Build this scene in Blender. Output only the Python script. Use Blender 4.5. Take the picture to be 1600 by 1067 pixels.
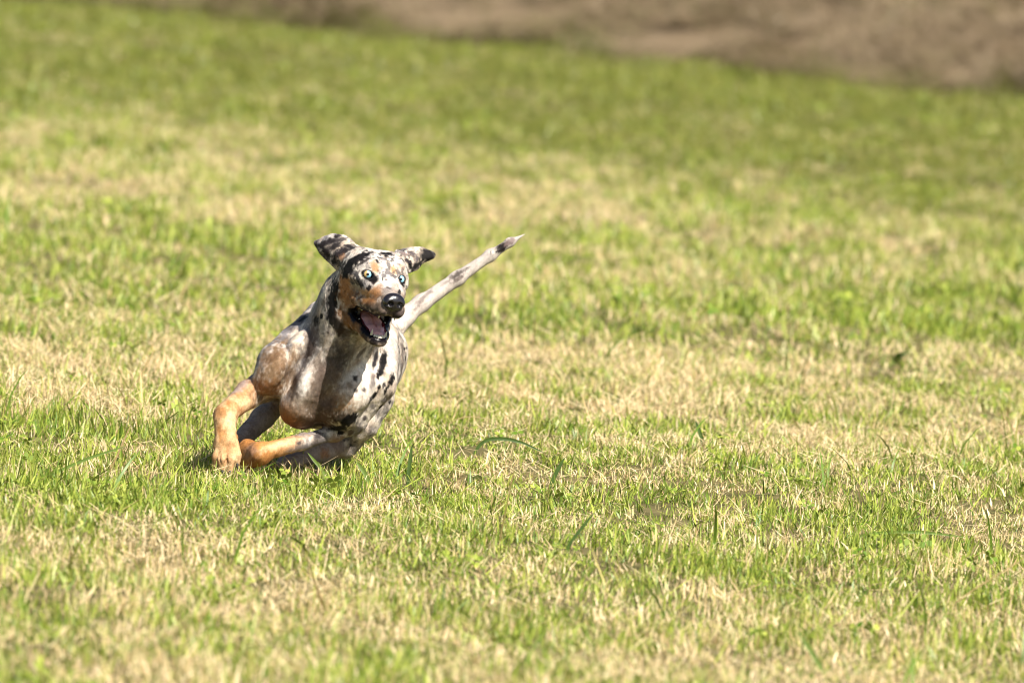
import bpy, math, random
import numpy as np
from mathutils import Vector, Matrix

random.seed(7)
RNG = np.random.default_rng(11)
scene = bpy.context.scene
for o in list(bpy.data.objects):
    bpy.data.objects.remove(o)

# ------------------------------------------------------------------ camera, sky, sun, exposure
CAM_H, CAM_D = 1.4, 20.0
PITCH, ROLL = math.radians(3.266), math.radians(4.0)
FOCAL = 360.0
PXA = math.radians(5.73) / 1600.0          # angle of one photo pixel
cam_data = bpy.data.cameras.new("camera")
cam = bpy.data.objects.new("camera", cam_data)
scene.collection.objects.link(cam)
cam_data.sensor_width = 36.0
cam_data.lens = 18.0 / math.tan(math.radians(5.73) / 2)
cam_data.clip_start = 0.5
cam_data.clip_end = 3000
cam.location = (0, -CAM_D, CAM_H)
ROT = (Matrix.Rotation(math.pi / 2 - PITCH, 3, 'X') @ Matrix.Rotation(ROLL, 3, 'Z'))
cam.rotation_euler = ROT.to_euler()
cam_data.dof.use_dof = True
cam_data.dof.focus_distance = 19.5
cam_data.dof.aperture_fstop = 7.6
cam_data.dof.aperture_blades = 9
scene.camera = cam

SUN_EL, SUN_AZ = math.radians(46), math.radians(33)   # azimuth: to the right of the camera, behind it
world = bpy.data.worlds.new("World")
scene.world = world
world.use_nodes = True
nt = world.node_tree
bg = nt.nodes["Background"]
sky = nt.nodes.new("ShaderNodeTexSky")
sky.sky_type = 'NISHITA'
sky.sun_disc = False
sky.sun_elevation = SUN_EL
sun_dir = Vector((math.sin(SUN_AZ) * math.cos(SUN_EL), -math.cos(SUN_AZ) * math.cos(SUN_EL), math.sin(SUN_EL)))
sky.sun_rotation = math.atan2(sun_dir.x, sun_dir.y)
nt.links.new(sky.outputs[0], bg.inputs[0])
bg.inputs[1].default_value = 0.052
sun_data = bpy.data.lights.new("sun", 'SUN')
sun_data.energy = 5.0
sun_data.angle = math.radians(0.53)
sun_data.color = (1.0, 0.93, 0.82)
sun = bpy.data.objects.new("sun", sun_data)
scene.collection.objects.link(sun)
sun.rotation_euler = sun_dir.to_track_quat('Z', 'Y').to_euler()
sun.location = sun_dir * 30

scene.view_settings.view_transform = 'Standard'
scene.view_settings.look = 'None'
scene.view_settings.exposure = 0.85
scene.view_settings.gamma = 1.0
scene.render.engine = 'CYCLES'
scene.cycles.use_denoising = True
scene.cycles.filter_width = 1.0
scene.cycles.max_bounces = 6
scene.cycles.transparent_max_bounces = 4

CAM_R = ROT @ Vector((1, 0, 0))
CAM_U = ROT @ Vector((0, 1, 0))
CAM_B = ROT @ Vector((0, 0, 1))

def ground_at(px, py, z=0.0):
    """Point of the field (height z) that the place at these photo coordinates shows."""
    t = math.tan(math.radians(5.73) / 2) / 800.0
    d = CAM_R * ((px - 800) * t) + CAM_U * ((533.5 - py) * t) - CAM_B
    s = (z - CAM_H) / d.z
    return Vector(cam.location) + d * s

# ------------------------------------------------------------------ small helpers
def link(o, parent=None):
    scene.collection.objects.link(o)
    if parent is not None:
        o.parent = parent
    return o

def mesh_obj(name, verts, faces, mat=None, parent=None, smooth=True):
    me = bpy.data.meshes.new(name)
    me.from_pydata([tuple(v) for v in verts], [], [tuple(f) for f in faces])
    if smooth:
        me.polygons.foreach_set("use_smooth", [True] * len(me.polygons))
    if mat:
        me.materials.append(mat)
    me.update()
    return link(bpy.data.objects.new(name, me), parent)

def np_mesh(name, V, F, mat=None):
    """Mesh from arrays; F is (n,3) or (n,4)."""
    me = bpy.data.meshes.new(name)
    n, k = F.shape
    me.vertices.add(len(V))
    me.vertices.foreach_set("co", np.ascontiguousarray(V, dtype=np.float32).ravel())
    me.loops.add(n * k)
    me.loops.foreach_set("vertex_index", np.ascontiguousarray(F, dtype=np.int32).ravel())
    me.polygons.add(n)
    me.polygons.foreach_set("loop_start", np.arange(0, n * k, k, dtype=np.int32))
    me.polygons.foreach_set("use_smooth", np.ones(n, dtype=bool))
    if mat:
        me.materials.append(mat)
    me.update(calc_edges=True)
    return me

def tag(o, label=None, cat=None, group=None, kind=None):
    if label: o["label"] = label
    if cat: o["category"] = cat
    if group: o["group"] = group
    if kind: o["kind"] = kind
    return o

def hash3(i, j, k, seed):
    h = (i.astype(np.int64) * 374761393 + j.astype(np.int64) * 668265263 + k.astype(np.int64) * 1274126177 + seed * 97531) & 0xffffffff
    h = ((h ^ (h >> 13)) * 1103515245) & 0xffffffff
    h = ((h ^ (h >> 16)) * 2246822519) & 0xffffffff
    return ((h >> 8) & 0xffff) / 65535.0

def vnoise(P, scale, seed=0):
    """Smooth value noise, 0..1, on points P (n,3)."""
    Q = P / scale
    I = np.floor(Q).astype(np.int64)
    f = Q - I
    f = f * f * (3 - 2 * f)
    r = np.zeros(len(P))
    for a in (0, 1):
        for b in (0, 1):
            for c in (0, 1):
                w = (f[:, 0] if a else 1 - f[:, 0]) * (f[:, 1] if b else 1 - f[:, 1]) * (f[:, 2] if c else 1 - f[:, 2])
                r += w * hash3(I[:, 0] + a, I[:, 1] + b, I[:, 2] + c, seed)
    return r

def fbm(P, scale, seed=0, octv=3):
    r, a, t = 0, 1.0, 0
    for o in range(octv):
        r = r + a * vnoise(P, scale / 2 ** o, seed + o * 17)
        t += a
        a *= 0.55
    return r / t

def sstep(a, b, x):
    t = np.clip((x - a) / (b - a), 0, 1)
    return t * t * (3 - 2 * t)

# ------------------------------------------------------------------ materials
def new_mat(name):
    m = bpy.data.materials.new(name)
    m.use_nodes = True
    n = m.node_tree
    return m, n, n.nodes["Principled BSDF"]

def simple_mat(name, col, rough=0.5, spec=0.5, coat=0.0, noise=0.0, nscale=400):
    m, n, p = new_mat(name)
    p.inputs["Base Color"].default_value = (*col, 1)
    p.inputs["Roughness"].default_value = rough
    p.inputs["Specular IOR Level"].default_value = spec
    p.inputs["Coat Weight"].default_value = coat
    p.inputs["Coat Roughness"].default_value = 0.1
    if noise:
        tc = n.nodes.new("ShaderNodeTexCoord")
        t = n.nodes.new("ShaderNodeTexNoise"); t.inputs["Scale"].default_value = nscale
        n.links.new(tc.outputs["Object"], t.inputs["Vector"])
        b = n.nodes.new("ShaderNodeBump"); b.inputs["Strength"].default_value = noise
        b.inputs["Distance"].default_value = 0.002
        n.links.new(t.outputs["Fac"], b.inputs["Height"])
        n.links.new(b.outputs[0], p.inputs["Normal"])
        mx = n.nodes.new("ShaderNodeMix"); mx.data_type = 'RGBA'
        mx.inputs["A"].default_value = (*[c * 0.75 for c in col], 1)
        mx.inputs["B"].default_value = (*[min(1, c * 1.25) for c in col], 1)
        n.links.new(t.outputs["Fac"], mx.inputs["Factor"])
        n.links.new(mx.outputs["Result"], p.inputs["Base Color"])
    return m

def grass_mat(name, green, green2, straw, straw2):
    """Thin leaf: diffuse with some light through it; attribute 'rnd' per blade, 'dry' per tuft (below 0: painted shade), 'tip' along the blade."""
    m = bpy.data.materials.new(name)
    m.use_nodes = True
    n = m.node_tree
    n.nodes.clear()
    N, L = n.nodes.new, n.links.new
    out = N("ShaderNodeOutputMaterial")
    ra = N("ShaderNodeAttribute"); ra.attribute_name = "rnd"
    sep = N("ShaderNodeSeparateColor")
    L(ra.outputs["Color"], sep.inputs[0])
    dry = N("ShaderNodeAttribute"); dry.attribute_name = "dry"; dry.attribute_type = 'INSTANCER'  # dryness; negative values carry the painted far shade
    def mix(a, b, f):
        x = N("ShaderNodeMix"); x.data_type = 'RGBA'
        for s, v in (("A", a), ("B", b), ("Factor", f)):
            if isinstance(v, tuple): x.inputs[s].default_value = (*v, 1)
            elif isinstance(v, float): x.inputs[s].default_value = v
            else: L(v, x.inputs[s])
        return x.outputs["Result"]
    g = mix(green, green2, sep.outputs["Red"])
    s = mix(straw, straw2, sep.outputs["Blue"])
    # a blade is dry when the tuft's dryness exceeds the blade's own number
    sub = N("ShaderNodeMath"); sub.operation = 'SUBTRACT'
    L(dry.outputs["Fac"], sub.inputs[0]); L(sep.outputs["Green"], sub.inputs[1])
    mr = N("ShaderNodeMapRange"); mr.inputs["From Min"].default_value = -0.09; mr.inputs["From Max"].default_value = 0.09
    L(sub.outputs[0], mr.inputs["Value"])
    c = mix(g, s, mr.outputs[0])
    # negative dryness: shade along the far edge, painted in as dark olive
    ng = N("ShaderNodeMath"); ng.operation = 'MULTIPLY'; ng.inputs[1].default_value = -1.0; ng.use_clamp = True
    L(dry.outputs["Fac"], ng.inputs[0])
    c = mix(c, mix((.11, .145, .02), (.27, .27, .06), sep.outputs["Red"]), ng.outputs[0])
    d = N("ShaderNodeBsdfDiffuse"); t = N("ShaderNodeBsdfTranslucent"); gl = N("ShaderNodeBsdfGlossy")
    L(c, d.inputs["Color"]); L(c, t.inputs["Color"])
    gl.inputs["Roughness"].default_value = 0.42
    gl.inputs["Color"].default_value = (1, 1, 1, 1)
    m1 = N("ShaderNodeMixShader"); m1.inputs[0].default_value = 0.18
    L(d.outputs[0], m1.inputs[1]); L(t.outputs[0], m1.inputs[2])
    m2 = N("ShaderNodeMixShader"); m2.inputs[0].default_value = 0.025
    L(m1.outputs[0], m2.inputs[1]); L(gl.outputs[0], m2.inputs[2])
    L(m2.outputs[0], out.inputs["Surface"])
    return m

M_GRASS = grass_mat("grass blades", (0.075, 0.165, 0.012), (0.44, 0.49, 0.085), (0.60, 0.43, 0.20), (0.95, 0.79, 0.50))
M_CROP = grass_mat("dry crop", (0.07, 0.085, 0.015), (0.12, 0.125, 0.025), (0.25, 0.185, 0.115), (0.36, 0.28, 0.185))

# soil and thatch under the grass
def soil_mat(name, a, b, scale):
    m, n, p = new_mat(name)
    tc = n.nodes.new("ShaderNodeTexCoord")
    t = n.nodes.new("ShaderNodeTexNoise"); t.inputs["Scale"].default_value = scale; t.inputs["Detail"].default_value = 8
    n.links.new(tc.outputs["Object"], t.inputs["Vector"])
    r = n.nodes.new("ShaderNodeValToRGB")
    r.color_ramp.elements[0].position = 0.3; r.color_ramp.elements[0].color = (*a, 1)
    r.color_ramp.elements[1].position = 0.7; r.color_ramp.elements[1].color = (*b, 1)
    n.links.new(t.outputs["Fac"], r.inputs[0])
    n.links.new(r.outputs[0], p.inputs["Base Color"])
    p.inputs["Roughness"].default_value = 1.0
    p.inputs["Specular IOR Level"].default_value = 0.1
    return m

M_SOIL = soil_mat("thatch", (0.06, 0.06, 0.02), (0.20, 0.165, 0.075), 9)
M_SOIL2 = soil_mat("crop soil", (0.17, 0.125, 0.075), (0.22, 0.165, 0.105), 5)

# ------------------------------------------------------------------ the ground
def ground_z(x, y):
    return 0.012 * np.sin(x * 1.7 + 0.4) * np.cos(y * 1.1) + 0.008 * np.sin(x * 0.6 + y * 2.3)

def make_ground():
    xs = np.concatenate([[-900, -200, -60, -25], np.linspace(-12, 12, 97), [25, 60, 200, 900]])
    ys = np.concatenate([[-300, -80, -30, -14], np.linspace(-8, 34, 169), [45, 70, 140, 400, 1800]])
    X, Y = np.meshgrid(xs, ys, indexing='ij')
    Z = ground_z(X, Y) * ((np.abs(X) < 12.1) & (Y > -8.1) & (Y < 34.1))
    V = np.stack([X.ravel(), Y.ravel(), Z.ravel()], 1)
    ny = len(ys)
    i, j = np.meshgrid(np.arange(len(xs) - 1), np.arange(ny - 1), indexing='ij')
    a = (i * ny + j).ravel()
    F = np.stack([a, a + ny, a + ny + 1, a + 1], 1)
    o = link(bpy.data.objects.new("meadow_ground", np_mesh("meadow_ground", V, F, M_SOIL)))
    tag(o, kind="structure")
make_ground()

# edge between mown meadow and the standing dry crop, as a line over the field
E0, E1 = ground_at(100, 12), ground_at(1560, 164)
def edge_dist(x, y):
    """Metres beyond the crop edge (positive inside the crop)."""
    tx, ty = (E1.x - E0.x), (E1.y - E0.y)
    l = math.hypot(tx, ty)
    return ((x - E0.x) * -ty + (y - E0.y) * tx) / l

def bank_z(e):
    return 0.20 * np.clip(np.asarray(e, float) - .3, 0, 11) - .01

def make_bank():
    """The field beyond the mown meadow rises as a low bank."""
    t = Vector((E1.x - E0.x, E1.y - E0.y, 0)).normalized(); nrm = Vector((-t.y, t.x, 0))
    es = [-.2, .3, 1, 2, 4, 6, 8, 11.3, 30, 120, 600]; ss = [-500, -60, -14, -8, -4, 0, 4, 8, 14, 60, 500]
    V = [tuple(Vector((E0.x, E0.y, 0)) + t * a + nrm * e + Vector((0, 0, float(bank_z(e))))) for a in ss for e in es]
    m = len(es)
    F = [(i * m + j, (i + 1) * m + j, (i + 1) * m + j + 1, i * m + j + 1) for i in range(len(ss) - 1) for j in range(m - 1)]
    tag(mesh_obj("bank_terrain", V, F, M_SOIL2, smooth=False), kind="structure")
make_bank()

# mowing swaths: dryness by the distance along the field, read off the photograph's bands
def band_y(py):
    return CAM_H / math.tan(PITCH + (py - 533.5) * PXA) - CAM_D
BANDS = [(40, .45), (75, .30), (110, .42), (150, .32), (185, .36), (235, .50), (285, .52), (325, .42), (350, .55),
         (375, .58), (410, .38), (470, .26), (520, .30), (555, .60), (610, .68), (650, .52), (700, .42), (740, .32),
         (800, .30), (870, .36), (915, .58), (980, .66), (1067, .60), (1150, .45)]
BY = np.array([band_y(p) for p, _ in BANDS])[::-1]
BD = np.array([d for _, d in BANDS])[::-1]
def dryness(x, y):
    P = np.stack([x, y, np.zeros_like(x)], 1)
    # swath edges wander a little; patches stretched along the swaths
    yy = y + 0.03 * x + (fbm(P * [0.8, .8, 1], 0.9, 3) - .5) * 3.0
    d = np.interp(yy, BY, BD)
    d = .405 + (d - .46) * .62 + (fbm(P * [1, 0.45, 1], 0.085, 21, 2) - .5) * .9 + (fbm(P * [.8, 0.5, 1], .7, 33) - .5) * .35
    return np.clip(d, 0.02, .98)

# ------------------------------------------------------------------ grass: tuft meshes, instanced over the field
def blades_arrays(n, rad, lmin, lmax, wmin, wmax, lean, curl, rng, flat=False):
    a = rng.uniform(0, 2 * math.pi, n); r = rad * np.sqrt(rng.uniform(0, 1, n))
    bx, by = r * np.cos(a), r * np.sin(a)
    L = rng.uniform(lmin, lmax, n); W = rng.uniform(wmin, wmax, n)
    az = rng.uniform(0, 2 * math.pi, n)
    th = np.abs(rng.normal(0, lean, n)) if not flat else rng.uniform(lean - .25, lean + .12, n)
    th = np.clip(th, 0, 1.5)
    cu = rng.normal(curl, curl * .6 + .05, n)
    tw = az + math.pi / 2 + rng.normal(0, .7, n)
    sx, sy = np.cos(tw), np.sin(tw)
    ts = [0, .4, .75, 1.0]
    ws = [1.0, .95, .7, 0.12]
    z0 = rng.uniform(0.0, 0.02, n) if flat else np.full(n, -0.004)
    px, py, pz = bx.copy(), by.copy(), z0.copy()
    rows = []
    for k, (t, w) in enumerate(zip(ts, ws)):
        if k:
            dl = L * (t - ts[k - 1])
            ang = np.clip(th + cu * (t + ts[k - 1]) * .5, -.3, 1.75)
            px = px + dl * np.sin(ang) * np.cos(az); py = py + dl * np.sin(ang) * np.sin(az); pz = pz + dl * np.cos(ang)
        h = W * w * .5
        rows.append(np.stack([px - sx * h, py - sy * h, pz], 1))
        rows.append(np.stack([px + sx * h, py + sy * h, pz], 1))
    V = np.stack(rows, 1)                     # n,8,3
    base = np.arange(n)[:, None] * 8
    F = np.concatenate([base + np.array([[0, 1, 3, 2]]), base + np.array([[2, 3, 5, 4]]), base + np.array([[4, 5, 7, 6]])], 0)
    return V.reshape(-1, 3), F

def leaf_arrays(n, rad, rng):
    """Small rounded clover-like leaves on short stems."""
    Vs, Fs, o = [], [], 0
    for i in range(n):
        a = rng.uniform(0, 6.28); r = rad * math.sqrt(rng.uniform()); h = rng.uniform(.015, .035)
        c = np.array([r * math.cos(a), r * math.sin(a), h]); s = rng.uniform(.005, .010)
        nx = rng.normal(0, .5); ny = rng.normal(0, .5)
        for q in range(3):
            b = a + q * 2.09
            d = np.array([math.cos(b), math.sin(b), 0]); e = np.array([-d[1], d[0], 0])
            pts = [c, c + d * s * .6 + e * s * .5, c + d * s * 1.2 + e * s * .35, c + d * s * 1.2 - e * s * .35, c + d * s * .6 - e * s * .5]
            pts = np.array(pts); pts[:, 2] += (pts[:, 0] - c[0]) * nx + (pts[:, 1] - c[1]) * ny
            Vs.append(pts); Fs += [[o, o + 1, o + 2, o + 3], [o, o + 3, o + 4, o + 4]]; o += 5
    F = np.array([f for f in Fs if f[2] != f[3]] + [[f[0], f[1], f[2], f[0]] for f in Fs if f[2] == f[3]])
    return np.concatenate(Vs), F

tuft_coll = bpy.data.collections.new("tuft meshes")
crop_coll = bpy.data.collections.new("crop meshes")
def tuft(coll, name, parts, mat, rng, drybias=0.0):
    V = []; F = []; o = 0; cols = []
    for kind, v, f, per, green in parts:
        V.append(v); F.append(f + o); o += len(v)
        n = len(v) // per
        r = rng.uniform(0, 1, (n, 3)); r[:, 1] = np.clip(r[:, 1] + green, 0, 1.3)
        cols.append(np.repeat(r, per, 0))
    V = np.concatenate(V); F = np.concatenate(F); C = np.concatenate(cols)
    me = np_mesh(name, V, F, mat)
    at = me.attributes.new("rnd", 'FLOAT_COLOR', 'POINT')
    at.data.foreach_set("color", np.concatenate([C, np.ones((len(C), 1))], 1).astype(np.float32).ravel())
    ob = bpy.data.objects.new(name, me)
    coll.objects.link(ob)

for i in range(28):
    rng = np.random.default_rng(100 + i)
    nm = "tuft_%02d" % i
    if i < 10:       # short mown turf
        v, f = blades_arrays(46, .062, .010, .030, .0016, .0036, .42, .35, rng)
        v2, f2 = blades_arrays(8, .06, .02, .05, .0012, .0022, 1.35, .1, rng, True)
        parts = [("b", v, f, 8, .0), ("s", v2, f2, 8, -.35)]
    elif i < 14:     # clippings and dead straw
        v, f = blades_arrays(30, .065, .012, .03, .0012, .0026, .6, .4, rng)
        v2, f2 = blades_arrays(22, .07, .02, .06, .0012, .0024, 1.3, .15, rng, True)
        parts = [("b", v, f, 8, -.1), ("s", v2, f2, 8, -.45)]
    elif i < 18:     # lusher green
        v, f = blades_arrays(40, .055, .016, .042, .0020, .0042, .5, .5, rng)
        parts = [("b", v, f, 8, .22)]
    elif i < 21:     # clover-like leaves in turf
        v, f = leaf_arrays(9, .05, rng)
        v2, f2 = blades_arrays(26, .06, .012, .034, .0014, .0028, .5, .4, rng)
        parts = [("l", v, f, 5, .5), ("b", v2, f2, 8, .05)]
    elif i >= 24:    # one or two dark long blades in turf
        v, f = blades_arrays(34, .06, .012, .034, .0014, .0028, .5, .4, rng)
        v2, f2 = blades_arrays(2, .02, .05, .115, .0032, .0055, .55, .8, rng)
        parts = [("b", v, f, 8, 0), ("b", v2, f2, 8, .9 if i % 2 else .1)]
    else:            # a few long blades left standing
        v, f = blades_arrays(34, .06, .012, .034, .0014, .0028, .5, .4, rng)
        v2, f2 = blades_arrays(3, .05, .035, .10, .002, .0045, .7, .6, rng)
        parts = [("b", v, f, 8, 0), ("b", v2, f2, 8, .15)]
    tuft(tuft_coll, nm, parts, M_GRASS, rng)
for i in range(8):
    rng = np.random.default_rng(300 + i)
    v, f = blades_arrays(120, .18, .12, .42, .0018, .004, .6, .3, rng)
    v2, f2 = blades_arrays(40, .16, .08, .25, .003, .006, .8, .4, rng)
    tuft(crop_coll, "crop_tuft_%d" % i, [("b", v, f, 8, 0), ("b", v2, f2, 8, 0.05)], M_CROP, rng)

def scatter_modifier(ob, coll):
    ng = bpy.data.node_groups.new(ob.name + " scatter", 'GeometryNodeTree')
    ng.interface.new_socket("Geometry", in_out='INPUT', socket_type='NodeSocketGeometry')
    ng.interface.new_socket("Geometry", in_out='OUTPUT', socket_type='NodeSocketGeometry')
    N, L = ng.nodes.new, ng.links.new
    gi, go = N("NodeGroupInput"), N("NodeGroupOutput")
    ip = N("GeometryNodeInstanceOnPoints"); ci = N("GeometryNodeCollectionInfo")
    ci.inputs["Collection"].default_value = coll
    ci.inputs["Separate Children"].default_value = True
    ci.inputs["Reset Children"].default_value = True
    def na(nm, ty):
        a = N("GeometryNodeInputNamedAttribute"); a.data_type = ty; a.inputs["Name"].default_value = nm
        return a.outputs["Attribute"]
    L(gi.outputs[0], ip.inputs["Points"]); L(ci.outputs[0], ip.inputs["Instance"])
    ip.inputs["Pick Instance"].default_value = True
    L(na("idx", 'INT'), ip.inputs["Instance Index"])
    e = N("FunctionNodeEulerToRotation"); L(na("rot", 'FLOAT_VECTOR'), e.inputs[0]); L(e.outputs[0], ip.inputs["Rotation"])
    L(na("scl", 'FLOAT_VECTOR'), ip.inputs["Scale"])
    L(ip.outputs[0], go.inputs[0])
    md = ob.modifiers.new("scatter", 'NODES'); md.node_group = ng

def scatter(name, P, rot, scl, idx, dry, coll, label, cat):
    me = bpy.data.meshes.new(name)
    me.vertices.add(len(P)); me.vertices.foreach_set("co", P.astype(np.float32).ravel())
    for nm, ty, key, arr in (("rot", 'FLOAT_VECTOR', "vector", rot), ("scl", 'FLOAT_VECTOR', "vector", scl), ("idx", 'INT', "value", idx), ("dry", 'FLOAT', "value", dry)):
        a = me.attributes.new(nm, ty, 'POINT')
        a.data.foreach_set(key, np.ascontiguousarray(arr, dtype=np.int32 if ty == 'INT' else np.float32).ravel())
    ob = link(bpy.data.objects.new(name, me))
    scatter_modifier(ob, coll)
    return tag(ob, label, cat, kind="stuff")

def make_grass():
    XY, SC = [], []
    for y0, y1, dens, s in ((-6.6, -1.5, 290, .92), (-1.5, 4, 290, .92), (4, 12, 110, 1.25), (12, 20, 130, 1.15), (20, 34, 100, 1.25)):
        hw = .053 * (y1 + CAM_D) + 1.0
        n = int(dens * (y1 - y0) * 2 * hw)
        XY.append(np.stack([RNG.uniform(-hw, hw, n), RNG.uniform(y0, y1, n)], 1)); SC.append(np.full(n, s))
    # the meadow goes on to both sides of the view, a little coarser
    for y0, y1, dens, s, ym in ((-6.6, 4, 150, 1.15, -1.5), (4, 12, 90, 1.3, 12), (12, 34, 60, 1.5, 20)):
        hw = .053 * (ym + CAM_D) + 1.0; ext = 1.5 + .28 * (y1 + 7)
        for sd in (-1, 1):
            n = int(dens * (y1 - y0) * ext)
            XY.append(np.stack([sd * RNG.uniform(hw, hw + ext, n), RNG.uniform(y0, y1, n)], 1)); SC.append(np.full(n, s))
    XY = np.concatenate(XY); SC = np.concatenate(SC)
    keep = edge_dist(XY[:, 0], XY[:, 1]) < 0.3
    XY, SC = XY[keep], SC[keep]
    n = len(XY)
    x, y = XY[:, 0], XY[:, 1]
    d = dryness(x, y)
    P = np.stack([x, y, np.zeros(n)], 1)
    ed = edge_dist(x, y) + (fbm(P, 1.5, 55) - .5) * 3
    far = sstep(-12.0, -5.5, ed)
    d = np.where(RNG.uniform(0, 1, n) < far * .85, -.35 - .6 * far, d)  # negative values put the far shade into the blade colour
    # uneven cover: lush clumps and thin places
    lush = fbm(P, .35, 71)
    tall = fbm(P, .8, 91)
    u = RNG.uniform(0, 1, n)
    idx = RNG.integers(0, 10, n)
    idx = np.where((u < .25 + .35 * (d > .6)) & (d > .45), RNG.integers(10, 14, n), idx)
    idx = np.where((d < .42) & (u < .9 * sstep(.35, .7, lush)), RNG.integers(14, 18, n), idx)
    idx = np.where((u > .975) & (d < .45), RNG.integers(18, 21, n), idx)
    idx = np.where((u > .80) & (u < .94), RNG.integers(21, 24, n), idx)
    s = SC * RNG.uniform(.75, 1.25, n)
    zs = s * (.66 + .95 * tall * sstep(.3, .7, lush) + .35 * tall)
    lone = (RNG.uniform(0, 1, n) < .028) & (y < 8)
    idx = np.where(lone, RNG.integers(24, 28, n), idx)
    rot = np.stack([RNG.normal(0, .12, n), RNG.normal(0, .12, n), RNG.uniform(0, 6.283, n)], 1)
    Z = ground_z(x, y)
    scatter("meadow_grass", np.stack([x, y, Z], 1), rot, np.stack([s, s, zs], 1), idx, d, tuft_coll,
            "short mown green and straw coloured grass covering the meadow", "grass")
    # rough dry growth on the bank beyond the edge
    n = 42000
    x = RNG.uniform(-17, 20, n); y = RNG.uniform(14, 52, n)
    e = edge_dist(x, y)
    wob = (fbm(np.stack([x, y, 0 * x], 1), .8, 5) - .5) * .6
    keep = (e + wob > 0.0) & (e < 8)
    x, y, e = x[keep], y[keep], e[keep]; n = len(x)
    s = RNG.uniform(.8, 1.2, n)
    zs = s * (.10 + .20 * sstep(.2, 2.5, e)) * (.7 + .6 * fbm(np.stack([x, y, 0 * x], 1), .5, 15))
    d = np.where(e + wob[keep] * .6 < .45, .05, .72 + .4 * fbm(np.stack([x, y * .5, 0 * x], 1), .5, 8)) + RNG.normal(0, .15, n)
    rot = np.stack([RNG.normal(0, .3, n), RNG.normal(0, .3, n), RNG.uniform(0, 6.283, n)], 1)
    scatter("dry_growth", np.stack([x, y, bank_z(e)], 1), rot, np.stack([s, s, zs], 1), RNG.integers(0, 8, n), d, crop_coll,
            "blurred brown dry growth on the bank beyond the mown meadow", "dry plants")
make_grass()

# ------------------------------------------------------------------ the dog
# Modelled in its own frame, one unit = 1.25 mm: X to the right of the dog's picture, Y up (written as -py), Z towards the viewer.
ANCHOR_PX = (400.0, 738.0)
DOG_AT = ground_at(*ANCHOR_PX)
UNIT = (Vector(cam.location) - DOG_AT).dot(CAM_B) * math.tan(math.radians(5.73) / 2) / 800.0
def to_world(V):
    """Dog-frame points (n,3) -> metres relative to the dog's empty."""
    V = np.asarray(V, dtype=np.float64)
    A = np.array([list(CAM_R), list(CAM_U), list(CAM_B)])
    Q = V - np.array([ANCHOR_PX[0], -ANCHOR_PX[1], 0])
    return (Q @ A) * UNIT
def P3(px, py, w):
    return np.array([px, -py, w], dtype=np.float64)

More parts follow.
